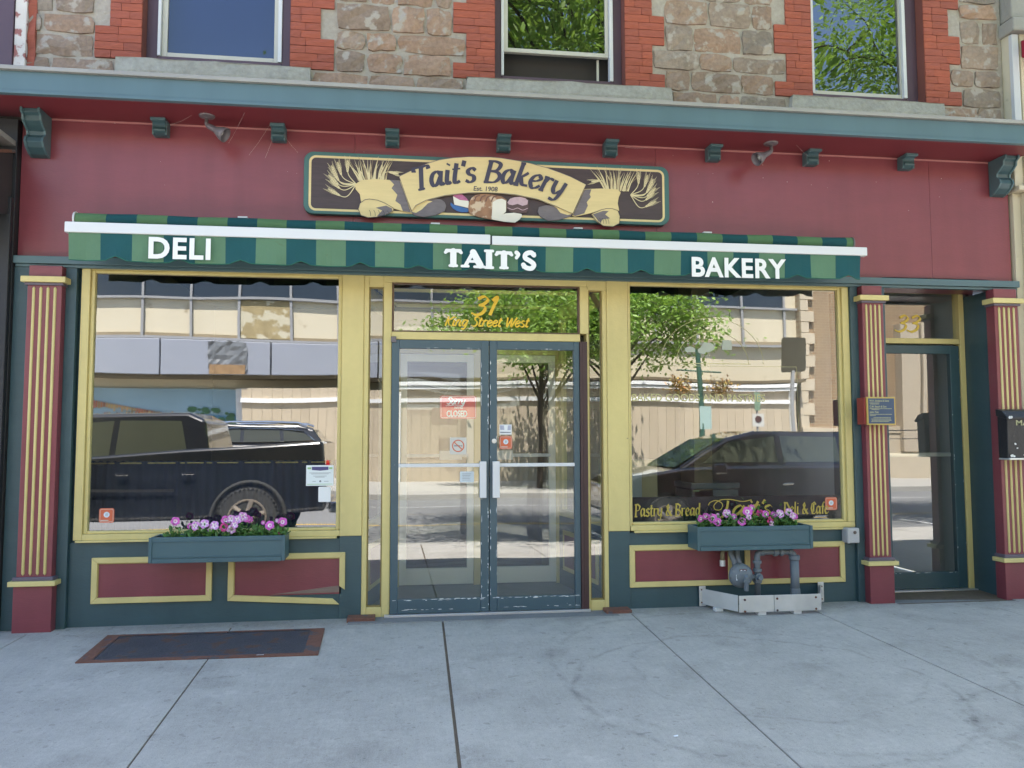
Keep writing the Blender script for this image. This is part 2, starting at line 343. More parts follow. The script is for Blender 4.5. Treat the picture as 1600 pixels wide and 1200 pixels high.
def ftext(name, s, x, z, size, y, m, parent, off=0.0, ext=0.0, align='LEFT', sx=1.0, bevel=0.0, rot=0.0, shear=0.0, loc=None, sp=1.0):
    c = bpy.data.curves.new('t', 'FONT'); c.body = s; c.size = size; c.offset = off; c.extrude = ext; c.align_x = align; c.bevel_depth = bevel; c.shear = shear; c.space_character = sp
    c.resolution_u = 4; c.fill_mode = 'FRONT' if ext == 0 else 'BOTH'
    t = bpy.data.objects.new('t', c); C.objects.link(t)
    dg = bpy.context.evaluated_depsgraph_get(); me = bpy.data.meshes.new_from_object(t.evaluated_get(dg))
    bpy.data.objects.remove(t); bpy.data.curves.remove(c)
    L0 = rootloc(parent) if parent else Vector(loc or (0, 0, 0))
    me.transform(Matrix.Translation(Vector((x, y, z))-L0) @ Matrix.Rotation(-rot, 4, 'Y') @ Matrix.Rotation(R(90), 4, 'X') @ Matrix.Diagonal((sx, 1, 1, 1)))
    me.materials.clear(); me.materials.append(m)
    o = bpy.data.objects.new(name, me); C.objects.link(o)
    if parent: o.parent = parent
    return o
def disc(mb, cx, cz, r, y, n=20): mb.sheet([(cx+r*math.cos(2*math.pi*k/n), cz+r*math.sin(2*math.pi*k/n)) for k in range(n)], y)
def ring(mb, cx, cz, r, w, y, n=28):
    ribbon(mb, [Vector((cx+r*math.cos(2*math.pi*k/n), cz+r*math.sin(2*math.pi*k/n))) for k in range(n+1)], lambda t, q: w, y)
def rrect(x0, x1, z0, z1, r, n=6):
    o = []
    for cx, cz, a in ((x1-r, z1-r, 0), (x0+r, z1-r, 90), (x0+r, z0+r, 180), (x1-r, z0+r, 270)):
        for k in range(n+1): t = R(a+90*k/n); o.append((cx+r*math.cos(t), cz+r*math.sin(t)))
    return o

# ================================================================== SETTING
def gz(x, y):                       # the pavement falls 1% towards the kerb
    return -0.014 + 0.021*(y+0.1) + 0.003*(x-0.6)
def concrete():
    m = bpy.data.materials.new('pavement_concrete'); m.use_nodes = True; n = m.node_tree.nodes; L = m.node_tree.links; b = n['Principled BSDF']
    g = n.new('ShaderNodeNewGeometry')
    def noise(sc, det, st=None):
        t = n.new('ShaderNodeTexNoise'); t.inputs['Scale'].default_value = sc; t.inputs['Detail'].default_value = det
        if st:
            mp = n.new('ShaderNodeMapping'); mp.inputs['Scale'].default_value = st; L.new(g.outputs['Position'], mp.inputs[0]); L.new(mp.outputs[0], t.inputs[0])
        else: L.new(g.outputs['Position'], t.inputs[0])
        return t.outputs[0]
    def M(op, *a):
        t = n.new('ShaderNodeMath'); t.operation = op
        for i, q in enumerate(a):
            if isinstance(q, (int, float)): t.inputs[i].default_value = q
            else: L.new(q, t.inputs[i])
        return t.outputs[0]
    def mr(v, a, b2, c=0.0, d=1.0):
        t = n.new('ShaderNodeMapRange'); L.new(v, t.inputs[0])
        for i, q in enumerate((a, b2, c, d)): t.inputs[i+1].default_value = q
        return t.outputs[0]
    k = M('ADD', mr(noise(0.9, 6), .3, .7, -.10, .10), mr(noise(5, 5), .3, .7, -.06, .06))
    k = M('ADD', k, mr(noise(220, 2), .3, .7, -.15, .15))
    k = M('ADD', k, mr(noise(60, 3, (1, .15, 1)), .3, .7, -.04, .04))
    k = M('ADD', k, mr(noise(28, 3), .3, .7, -.05, .05)); k = M('SUBTRACT', k, mr(noise(60, 3), .64, .72, 0, .30)); k = M('SUBTRACT', k, mr(noise(14, 1), .70, .73, 0, .22))          # dark specks
    k = M('SUBTRACT', k, mr(noise(2.3, 9), .54, .70, 0, .16)); k = M('ADD', k, mr(noise(7, 7), .58, .72, 0, .10))         # old stains
    sep = n.new('ShaderNodeSeparateXYZ'); L.new(g.outputs['Position'], sep.inputs[0])
    dw = M('ADD', sep.outputs[1], mr(noise(4, 5), .3, .7, -.18, .10)); k = M('SUBTRACT', k, mr(dw, -.42, -.16, 0, .20))      # grime along the wall
    wob = mr(noise(1.6, 3), .3, .7, -.06, .06)
    for cx, cy, r, wd, am in ((1.95, -1.9, 1.03, .03, .22), (2.15, -1.62, .83, .022, .17), (2.2, -1.5, 1.33, .035, .18), (3.4, -2.7, .62, .05, .22), (3.9, -1.1, .95, .03, .10)):
        dx = M('SUBTRACT', sep.outputs[0], cx); dy = M('SUBTRACT', sep.outputs[1], cy)
        d = M('ABSOLUTE', M('SUBTRACT', M('ADD', M('SQRT', M('ADD', M('MULTIPLY', dx, dx), M('MULTIPLY', dy, dy))), wob), r))
        k = M('SUBTRACT', k, M('MULTIPLY', mr(d, 0, wd, am, 0), mr(noise(11+cx, 5), .36, .6)))
    k = M('ADD', k, 1.0)
    vm = n.new('ShaderNodeVectorMath'); vm.operation = 'SCALE'; vm.inputs[0].default_value = (.405, .385, .35)
    L.new(k, vm.inputs['Scale']); L.new(vm.outputs[0], b.inputs['Base Color']); b.inputs['Roughness'].default_value = .88
    bn = n.new('ShaderNodeBump'); bn.inputs['Strength'].default_value = .35; bn.inputs['Distance'].default_value = .004
    L.new(M('ADD', noise(150, 4), noise(60, 3, (1, .15, 1))), bn.inputs['Height']); L.new(bn.outputs[0], b.inputs['Normal'])
    return m
concm = concrete()
asph = mat('asphalt', (0.17, 0.17, 0.17), 0.9, var=0.18, vs=.6, fine=.25, fs=90)
q = MB().quad((-300, -300, -0.6), (300, -300, -0.6), (300, 300, -0.6), (-300, 300, -0.6)).build('ground', mat('bare_ground', (.12, .11, .09), .95))
tag(q, None, None, None, 'structure')
# pavement: separate cast slabs with open joints over a dark bed
q = MB(); xs = [-20, -14.2, -12.75, -11.3, -9.85, -8.4, -6.95, -5.5, -4.05, -2.65, -1.20, .25, 1.70, 3.18, 4.66, 6.05, 7.5, 8.95, 10.4, 11.85, 13.3, 14.75, 25]
for i in range(len(xs)-1):
    gl_ = .004; gr_ = .004
    if abs(xs[i]-.25) < .01: gl_ = .008
    if abs(xs[i+1]-.25) < .01: gr_ = .008
    a, b = xs[i]+gl_, xs[i+1]-gr_; ska = -.09 if abs(xs[i]+1.2) < .01 else (.05 if xs[i] < 2 else -.03); skb = -.09 if abs(xs[i+1]+1.2) < .01 else (.05 if xs[i+1] < 2 else -.03)
    z = random.uniform(-.0015, .0015)
    ya, yb = -.16, -5.0
    for (y0, y1) in ((ya, -5.0),):
        P = [(a+ska*.5, y0), (b+skb*.5, y0), (b-skb, y1), (a-ska, y1)]
        vs = [(x, y, gz(x, y)+z) for x, y in P] + [(x, y, gz(x, y)-.08) for x, y in P]
        q.add(vs, [(0, 3, 2, 1), (4, 5, 6, 7), (0, 1, 5, 4), (1, 2, 6, 5), (2, 3, 7, 6), (3, 0, 4, 7)])
o = q.build('sidewalk', concm, bevel=.003); tag(o, None, None, None, 'structure')
q = MB(); q.quad((-20, -4.99, gz(-20, -4.99)-.007), (25, -4.99, gz(25, -4.99)-.007), (25, .4, gz(25, .4)-.007), (-20, .4, gz(-20, .4)-.007))
tag(q.build('sidewalk_bed', mat('joint_filler', (.13, .10, .072), .95, var=.35, vs=14, fine=.3, fs=90)), None, None, None, 'structure')
q = MB()
for x0, x1 in ((-3, -.42), (1.62, 3.95), (4.98, 8)):
    q.quad((x0, -.165, gz(x0, -.16)-.002), (x1, -.165, gz(x1, -.16)-.002), (x1, .02, gz(x1, 0)), (x0, .02, gz(x0, 0)))
tag(q.build('pavement_edge_strip', concm), None, None, None, 'structure')
dconc = mat('dark_worn_concrete', (.20, .20, .20), .9, var=.25, vs=3, fine=.25, fs=70, bump=.5, bs=60)
q = MB(); q.box(-.42, 1.62, -.20, .02, -.1, -.012); q.build  # door step
tag(q.build('entrance_step', dconc, bevel=.004), None, None, None, 'structure')
q = MB(); q.box(3.95, 4.985, -.10, .36, -.1, -.008)
tag(q.build('entrance_step', dconc, bevel=.004), None, None, None, 'structure')
q = MB(); q.box(-60, 80, -5.16, -5.0, -.5, -.122); tag(q.build('curb', conc, bevel=.015), None, None, None, 'structure')
q = MB(); q.quad((-60, -14.6, -.2), (80, -14.6, -.2), (80, -5.1, -.2), (-60, -5.1, -.2)); tag(q.build('road', asph), None, None, None, 'structure')
q = MB()
q.quad((-60, -8.3, -.194), (80, -8.3, -.194), (80, -8.18, -.194), (-60, -8.18, -.194))
tag(q.build('road_marking', mat('yellow_road_paint', (.55, .36, .08), .8)), None, None, None, 'structure')
q = MB()
q.quad((-60, -12.3, -.194), (80, -12.3, -.194), (80, -12.2, -.194), (-60, -12.2, -.194))
for x in (-12.5, -6.7, -1.0, 3.0, 9.2, 15): q.quad((x, -7.3, -.194), (x+.1, -7.3, -.194), (x+.1, -5.2, -.194), (x, -5.2, -.194))
tag(q.build('road_marking', mat('white_road_paint', (.6, .6, .58), .8)), None, None, None, 'structure')
q = MB(); q.box(-60, 80, -21.6, -14.6, -.5, -.05); tag(q.build('far_sidewalk', mat('sunny_pavement', (.36, .345, .31), .9, var=.12, vs=1, fine=.1), bevel=.02), None, None, None, 'structure')

# ================================================================== BAKERY BUILDING
bb = thing('bakery_building', 'stone and brick building with a maroon, dark teal and yellow bakery shopfront at street level', 'building', (1.2, 0, 0))
# ---- upper masonry -------------------------------------------------
OPEN = [(-2.03, -.93), (.69, 1.77), (3.42, 4.46)]; ZS, ZT = 4.25, 6.15; TOP = 7.2
q = MB(); segs = [-3.1, -2.03, -.93, .69, 1.77, 3.42, 4.46, 5.21]
for i in range(0, 8, 2): q.box(segs[i]+(.03 if i else 0), segs[i+1]-(.03 if i < 6 else 0), .012, .35, 3.74, TOP-.01)
for a, b in OPEN: q.box(a, b, .012, .35, 3.74, ZS); q.box(a, b, .012, .35, ZT, TOP-.01)
q.build('mortar_wall', mortar, bb)
rs = random.Random(11)
def jblock(mb, x0, x1, z0, z1, yb, yf, j=.012, nx=3, nz=2, rough=.010, r=rs, edge=.008):
    """rock-faced block: irregular outline, bumpy face"""
    pts = []
    for b in range(nz+1):
        for a in range(nx+1):
            u, v = a/nx, b/nz; x = x0+(x1-x0)*u; z = z0+(z1-z0)*v
            e = (a in (0, nx)) + (b in (0, nz))
            x += r.uniform(-j, j)*(1 if a in (0, nx) or 1 else .3); z += r.uniform(-j, j)*.8
            if e == 2: x += (j*.8 if a == 0 else -j*.8); z += (j*.8 if b == 0 else -j*.8)
            y = yf + (edge if e else 0) + r.uniform(-rough, rough)
            pts.append((x, y, z))
    W = nx+1; fs = []
    for b in range(nz):
        for a in range(nx): i = b*W+a; fs.append((i, i+1, i+1+W, i+W))
    border = [a for a in range(W)] + [b*W+nx for b in range(1, nz+1)] + [nz*W+a for a in range(nx-1, -1, -1)] + [b*W for b in range(nz-1, 0, -1)]
    k = len(pts); pts += [(pts[i][0], yb, pts[i][2]) for i in border]; m = len(border)
    for t in range(m): fs.append((border[t], k+t, k+(t+1) % m, border[(t+1) % m]))
    mb.add(pts, fs)
TH = .25
def tooth(z, ph): return int((z+ph)/TH) % 2
st = MB(); br = MB()
def qedge(wi, side, z):
    a, b = OPEN[wi]; wide = tooth(z, [.03, .16, .14][wi] + (0.0 if side else .0))
    d = .34 if wide else .235
    return (a-d) if side == 0 else (b+d)
z = 3.80
while z < TOP-.1:
    h = rs.uniform(.15, .25) if rs.random() < .8 else rs.uniform(.10, .14)
    if z+h > TOP: h = TOP-z
    # free spans between brick quoins at this height
    zz = z+h/2; spans = []
    if zz > ZS-.12 and zz < ZT+.3:
        e = []
        for i in range(3): e += [min(qedge(i, 0, z+.02), qedge(i, 0, z+h-.02)), max(qedge(i, 1, z+.02), qedge(i, 1, z+h-.02))]
        spans = [(-3.1, e[0]), (e[1], e[2]), (e[3], e[4]), (e[5], 5.19)]
    elif zz < ZS-.12 and z+h > 4.02:
        spans = [(-3.1, -2.22), (-.76, .44), (2.17, 3.19), (4.61, 5.19)]
    else: spans = [(-3.1, 5.19)]
    for a, b in spans:
        x = a+.006; b -= .006
        while x < b-.02:
            ww = rs.uniform(.2, .46)
            if x+ww > b-.14: ww = b-x
            g_ = rs.uniform(.007, .013)
            jblock(st, x+g_, x+ww-g_, z+g_, z+h-g_, .02, rs.uniform(-.016, .0), j=.010, nx=4, nz=3)
            x += ww
    z += h
st.build('stonework', stone, bb)
for i, (a, b) in enumerate(OPEN):
    for side in (0, 1):
        br = MB(); q = MB(); z = ZS-.02
        while z < ZT:
            h = .0625; e = qedge(i, side, z+.03); x0, x1 = (e, a-.004) if side == 0 else (b+.004, e)
            cut_ = x0 + (x1-x0)*rs.choice([.35, .5, .62])
            for c0, c1 in ((x0, cut_-.001), (cut_+.001, x1)): jblock(br, c0, c1, z+.0018, z+h-.0018, .3, -.006+rs.uniform(-.0025, .001), j=.0009, nx=3, nz=2, rough=.0022, edge=.003)
            q.box(x0+.003 if side == 0 else a+(b-a)+.0, x1-.003 if side == 1 else x1+.004, .006, .29, z, z+.0625); z += h
        o = br.build('brick_quoin', brick, bb); q.build('brick_joint', brickj, o, 0)
    br = MB(); x0, x1 = a-.3, b+.3; n = 6
    for k in range(n): jblock(br, x0+(x1-x0)*k/n+.001, x0+(x1-x0)*(k+1)/n-.001, ZT+.003, ZT+.28, .3, -.006, j=.001, nx=2, nz=1, rough=.004)
    br.build('brick_lintel', brick, bb)
for (a, b) in OPEN:
    x0, x1 = {-2.03: (-2.205, -.765), .69: (.455, 2.155), 3.42: (3.205, 4.6)}[a]
    s = MB(); n = 9; jblock(s, x0, x1, 4.03, 4.225, .3, -.055, j=.006, nx=12, nz=2, rough=.004); s.quad((x0, -.05, 4.22), (x1, -.05, 4.22), (x1, .3, 4.245), (x0, .3, 4.245)); s.build('window_sill', conc, bb)
# ---- upper windows ---------------------------------------------------
def upper_window(a, b, kind):
    W = bb; f = MB(); y = .10
    lw, rw = {0: (.085, .075), 1: (.06, .075), 2: (.045, .11)}[kind]
    f.box(a, a+lw, y, y+.16, ZS, ZT); f.box(b-rw, b, y, y+.16, ZS, ZT); f.box(a+lw, b-rw, y, y+.16, ZS, ZS+.065); f.box(a+lw, b-rw, y, y+.16, ZT-.09, ZT)
    win = f.build('upper_window', plum, W, .004)
    a2, b2, z0, z1 = a+lw, b-rw, ZS+.065, ZT-.09
    tr = MB(); tr.box(a2, a2+.022, y-.012, y+.05, z0, z1); tr.box(b2-.03, b2, y-.012, y+.05, z0, z1); tr.build('storm_track', alum, win, .002)
    sh = MB(); zb = {0: z0+.006, 1: z0+.215, 2: z0+.004}[kind]; sw = {0: .04, 1: .035, 2: .012}[kind]
    a3, b3 = a2+.024, b2-.032
    sh.box(a3, a3+sw, y+.02, y+.06, zb, z1); sh.box(b3-sw*.8, b3, y+.02, y+.06, zb, z1); sh.box(a3+sw, b3-sw*.8, y+.02, y+.06, zb, zb+.035); sh.box(a3+sw, b3-sw*.8, y+.02, y+.06, z1-.035, z1)
    sh.build('sash', sash, win, .003)
    MB().box(a3+sw-.002, b3-sw*.8+.002, y+.035, y+.041, zb+.03, z1-.03).build('pane', glass('sky_window_glass', tint=(.6, .6, .7), refl=.045) if kind == 0 else G3, win)
    if kind == 1:
        MB().box(b3-.09, b3-.072, y+.07, y+.09, z0, zb).build('inner_stop', sash, win)
    MB().box(a2-.005, b2+.005, y+.158, y+.17, z0-.02, z1+.02).build('dark_room_backing' if kind != 0 else 'sky_reflection_screen', {0: mat('sky_reflection_blue', (.06, .12, .27), .9), 1: roomd, 2: roomd}[kind], win)  # screen colour holds the sky's reflection; dark backing stands for the unlit room
for i, (a, b) in enumerate(OPEN): upper_window(a, b, i)
# neighbouring bay glimpsed at the left margin
q = MB(); q.box(-3.4, -3.1, .0, .35, 3.74, TOP); q.build('end_pier', brick, bb)
q = MB(); q.box(-3.08, -2.93, -.045, .01, 4.06, 6.2); q.build('end_trim_board', plum, bb, .004)
q = MB(); q.box(-2.925, -2.845, -.035, .01, 4.04, 6.2); q.build('end_trim_board', mat('peeling_white_trim', (.60, .57, .54), .8, var=.2, vs=8, dirt=(.30, .12, .11), ds=14, dt=.55), bb, .004)
q = MB(); jblock(q, -2.843, -2.79, 4.04, 6.2, .2, -.02, nx=1, nz=20, j=.004); q.build('end_trim_brick', brick, bb)
# parapet and hidden mass (casts the pavement shade)
q = MB(); q.box(-3.4, 5.21, -.12, .4, TOP, TOP+.12); q.box(-3.4, 5.21, .35, 9, 4.35, TOP); q.build('parapet_and_roof', conc, bb)
# ---- cornice -----------------------------------------------------------
q = MB(); q.box(-3.3, 5.205, -.43, -.40, 3.735, 3.9); q.box(-3.3, 5.205, -.445, -.43, 3.735, 3.757); q.build('cornice_fascia', mat('cornice_blue_green_paint', (.085, .15, .175), .38, streak=.06, var=.08, vs=1.0, bump=.05, bs=20, dirt=(.3, .33, .33), ds=17, dt=.76), bb, .003)
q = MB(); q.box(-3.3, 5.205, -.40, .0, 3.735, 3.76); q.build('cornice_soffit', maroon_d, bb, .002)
q = MB(); q.box(-3.3, 5.21, -.46, -.38, 3.9, 3.928); q.prismx([(-.46, 3.928), (.0, 4.03), (.0, 3.95), (-.4, 3.90)], -3.3, 5.21); q.build('cornice_flashing', flash, bb, .003)
q = MB(); q.box(-2.84, 5.16, -.006, .0, 3.722, 3.735); q.build('soffit_bead', mat('pale_bead', (.42, .18, .17), .5), bb)
# scrolled brackets under the soffit
def bracket(x, w=.108, d=.085, h=.092):
    p = []
    for k in range(9):
        t = k/8; y = -.03 - d + d*.75*t**1.4 + .02*math.sin(t*6.28)
        p.append((y, 3.735-.02-h*t))
    prof = [(0.0, 3.735), (-.035-d, 3.735), (-.035-d, 3.717)] + p[1:] + [(-.0, 3.735-.02-h)]
    q = MB().prismx(prof, x-w/2+.008, x+w/2-.008); b = q.build('bracket', green, bb, .003)
    q = MB(); q.box(x-w/2, x+w/2, -.05-d, 0, 3.712, 3.7345); q.box(x-w/2, x-w/2+.014, -.02-d*.7, 0, 3.735-.02-h, 3.712); q.box(x+w/2-.014, x+w/2, -.02-d*.7, 0, 3.735-.02-h, 3.712); q.build('bracket_moulding', greenl, b, .003)
for x in (-1.86, -.993, -.127, .751, 1.625, 2.498, 3.356, 4.221): bracket(x)
def bigbracket(x):
    p = [(0, 3.735), (-.19, 3.735), (-.19, 3.705), (-.165, 3.69), (-.16, 3.655), (-.125, 3.625), (-.09, 3.60), (-.085, 3.57), (-.115, 3.545), (-.125, 3.51), (-.10, 3.475), (-.05, 3.44), (0, 3.425)]
    q = MB().prismx(p, x-.06, x+.06); b = q.build('large_bracket', green, bb, .004)
    q = MB()
    for s in (-1, 1): q.prismx([(y*1.08-.004, z) for y, z in p], x+s*.06-.008, x+s*.06+.008)
    q.build('bracket_moulding', greenl, b, .003)
bigbracket(-2.72); bigbracket(5.09)
# ---- signboard wall and lintel -----------------------------------------
for a_, b_, z0_, z1_ in ((-2.857, -.4195, 2.62, 3.735), (-.418, 2.0185, 2.62, 3.735), (2.02, 4.4585, 2.62, 3.735), (4.46, 5.205, 2.62, 3.735)): B('fascia_board', maroon, bb, (a_, b_, .0, .3, z0_, z1_), bevel=.0025)
q = MB(); q.box(-2.857, 5.225, -.065, .0, 2.622, 2.678); q.box(-2.85, 5.215, -.045, .0, 2.60, 2.622); q.build('lintel_moulding', greenl, bb, .004)
# ---- pilasters -----------------------------------------------------------
def pilaster(x0, x1):
    c = (x0+x1)/2; y = -.10
    q = MB(); q.box(x0, x1, y, 0, .345, 2.47); q.box(x0+.004, x1-.004, y+.004, 0, 2.47, 2.60); P = q.build('pilaster', maroon, bb, .004)
    q = MB(); q.box(x0-.012, x1+.012, y-.012, 0, -.05, .30); q.build('plinth', maroon, P, .004)
    q = MB(); q.box(x0-.035, x1+.035, y-.035, 0, 2.472, 2.515); q.box(x0-.04, x1+.04, y-.04, 0, .30, .335); q.build('capital', cream, P, .004)
    q = MB(); q.box(x0-.018, x1+.018, y-.018, 0, .335, .362); q.box(x0-.015, x1+.015, y-.018, 0, 2.452, 2.472); q.build('capital_moulding', mat('violet_grey_paint', (.12, .10, .13), .5), P, .004)
    pr = (x1-x0)
    for k in (-1.5, -.5, .5, 1.5):
        xx = c+k*pr*.206; r = pr*.045; q = MB(); pts = []
        q.tube([(xx, y, .372), (xx, y, .385), (xx, y, 2.43), (xx, y, 2.443)], [r*.3, r, r, r*.3], 10); q.build('reed', cream, P, smooth=True)
pilaster(-2.735, -2.500); pilaster(3.742, 3.930); pilaster(4.945, 5.165)
# ---- teal boards -------------------------------------------------------
q = MB(); q.box(-2.857, -2.735, -.035, .0, -.05, 2.60); q.box(-2.735, -2.5, -.03, .3, -.05, 2.60); q.box(-2.5, -2.425, -.035, .10, -.05, 2.60); q.box(-2.425, -2.40, .03, .1, -.05, 2.60)
q.box(3.765, 3.93, -.03, .3, -.05, 2.60); q.box(3.675, 3.742, -.035, .3, -.05, 2.60); q.box(3.93, 3.99, -.03, .42, -.05, 2.6)
q.box(4.985, 5.20, -.03, .42, -.05, 2.60); q.box(3.99, 4.985, .0, .42, 2.665, 2.7)
q.build('teal_boards', green, bb, .003)
# ---- shop windows ----------------------------------------------------
def shop_window(x0, x1, xl, xr, name_len):
    # x0..x1 outer, xl..xr glass
    q = MB(); y0 = -.012; y1 = .05; zb, zt = .665, 2.575
    q.box(x0, xl-.028, y0, y1, .60, 2.62); q.box(x0+0, x1, y0, y1, .60-.0, zb-.026) if False else None
    q.box(xl-.028, x1, y0, y1, .60, zb-.022); q.box(xl-.028, x1, y0, y1, zt+.022, 2.62)
    if x1 > xr+.03: q.box(xr+.028, x1, y0, y1, zb-.022, zt+.022)
    f = q.build('shop_window', cream, bb, .004)
    q = MB(); y0 = .008
    q.box(xl-.028, xl, y0, y1, zb-.022, zt+.022); q.box(xr, xr+.028, y0, y1, zb-.022, zt+.022) ; q.box(xl, xr, y0, y1, zb-.022, zb); q.box(xl, xr, y0, y1, zt, zt+.022); q.build('glazing_bead', cream, f, .006)
    MB().box(xl-.01, xr+.01, .034, .040, zb-.01, zt+.01).build('pane', G1, f)
    MB().box(x0+.02, x1-.02, -.03, .0, .585, .6).build('sill_drip', cream, f, .003)
    return f
w1 = shop_window(-2.40, -.50, -2.312, -.530, 1)
w2 = shop_window(1.775, 3.675, 1.792, 3.588, 1)
q = MB()
q.box(-.50, -.335, -.014, .12, .60, 2.62); q.box(1.590, 1.762, -.014, .12, .60, 2.62)
q.build('yellow_post', cream, bb, .004)
q = MB(); q.box(-2.425, -.335, .0, .3, -.08, .585); q.box(1.590, 3.675, .0, .3, -.08, .585); q.box(-.50, -.335, -.008, .0, -.08, .6); q.box(1.59, 1.762, -.008, 0, -.08, .6); riser = q.build('stall_riser', green, bb, .003)
def panel(x0, x1, z0, z1, broken=False, open_left=False):
    p = MB().box(x0+.03, x1-.03, -.008, .0, z0+.03, z1-.03).build('riser_panel', maroon, bb)
    w = .042
    q = MB()
    def strip(a, b, c, d):  # mitred moulding with inner step
        q.prism([a, b, c, d], -.024, -.001)
    strip((x0, z1), (x1, z1), (x1-w, z1-w), (x0+w, z1-w))
    if not broken:
        strip((x0, z0), (x0+w, z0+w), (x1-w, z0+w), (x1, z0)); strip((x1, z0), (x1-w, z0+w), (x1-w, z1-w), (x1, z1))
    else:
        strip((x0, z0), (x0+w, z0+w), (x1-.09, z0+w-.045), (x1-.04, z0-.048)); strip((x1, z0+.06), (x1-w, z0+.09), (x1-w, z1-w), (x1, z1))
    strip((x0, z0), (x0, z1), (x0+w, z1-w), (x0+w, z0+w))
    q.build('panel_moulding', cream, p, .004)
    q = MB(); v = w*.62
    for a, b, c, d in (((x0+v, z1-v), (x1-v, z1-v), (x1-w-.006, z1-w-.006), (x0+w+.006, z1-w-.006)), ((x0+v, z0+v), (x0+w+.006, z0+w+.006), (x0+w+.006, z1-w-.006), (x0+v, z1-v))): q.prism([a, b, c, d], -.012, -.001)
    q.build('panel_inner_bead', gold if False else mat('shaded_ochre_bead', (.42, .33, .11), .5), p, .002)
    if broken:
        MB().prism([(x0+.4, z0+w+.004), (x1-w, z0+w+.05), (x1-w, z0+w), (x0+.3, z0+w-.005)], -.0095, -.001).build('bare_wood_patch', mat('bare_grey_wood', (.22, .16, .13), .9, var=.3, vs=8, stretch=(1, 1, 9)), p)
panel(-2.262, -1.42, .145, .475); panel(-1.306, -.455, .14, .48, broken=True)
panel(1.755, 2.612, .158, .488); panel(2.712, 3.570, .158, .488)
# ---- central entrance ----------------------------------------------------
ZH = 2.555
q = MB()
q.box(-.335, -.296, -.006, .11, -.02, 2.62); q.box(-.183, -.121, -.006, .11, -.02, ZH+.0); q.box(-.296, -.183, -.006, .1, -.02, .06); q.box(-.296, -.183, -.006, .1, 2.515, 2.62)
q.box(-.183, 1.425, -.006, .1, ZH, 2.62)
q.box(1.372, 1.442, -.006, .11, 2.17, ZH); q.box(1.425, 1.442, -.006, .11, -.02, 2.17); q.box(1.425, 1.59, -.006, .1, 2.525, 2.62); q.box(1.442, 1.555, -.006, .1, -.02, .065); q.box(1.555, 1.59, -.006, .11, -.02, 2.525)
q.box(-.121, 1.372, -.012, .1, 2.105, 2.166)
ent = q.build('entrance_frame', cream, bb, .005)
q = MB(); q.box(-.30, -.28, .02, .05, .05, 2.52)
for a, b, c, d in ((-.296, -.183, .06, 2.515), (1.442, 1.555, .065, 2.525)):
    q = MB(); w = .010
    q.box(a, a+w, .01, .05, c, d); q.box(b-w, b, .01, .05, c, d); q.box(a+w, b-w, .01, .05, c, c+w); q.box(a+w, b-w, .01, .05, d-w, d); f = q.build('sidelight', mat('dark_ochre_paint', (.25, .19, .06), .5), bb, .002)
    MB().box(a+w, b-w, .03, .035, c+w, d-w).build('pane', G2, f)
q = MB(); a, b, c, d = -.121, 1.372, 2.166, ZH; w = .012
q.box(a, a+w+.004, .005, .05, c, d); q.box(b-w, b, .005, .05, c, d); q.box(a+w+.004, b-w, .005, .05, c, c+w); q.box(a+w+.004, b-w, .005, .05, d-w, d)
trn = q.build('transom', mat('umber_paint', (.12, .07, .04), .5), bb, .002)
MB().box(a+w, b-w, .03, .035, c+w, d-w).build('pane', G2, trn)
q = MB(); lettering(q, '31', .495, 2.313, .098, .026, .27, .10, nib=140, slant=.28, sx=1.25); lettering(q, 'King Street West', .287, 2.222, .050, .026, .27, .11, nib=140, slant=.28, sx=1.06, tr=.97)
q.build('street_number_lettering', mat('yellow_vinyl', (.78, .50, .03), .4), trn)
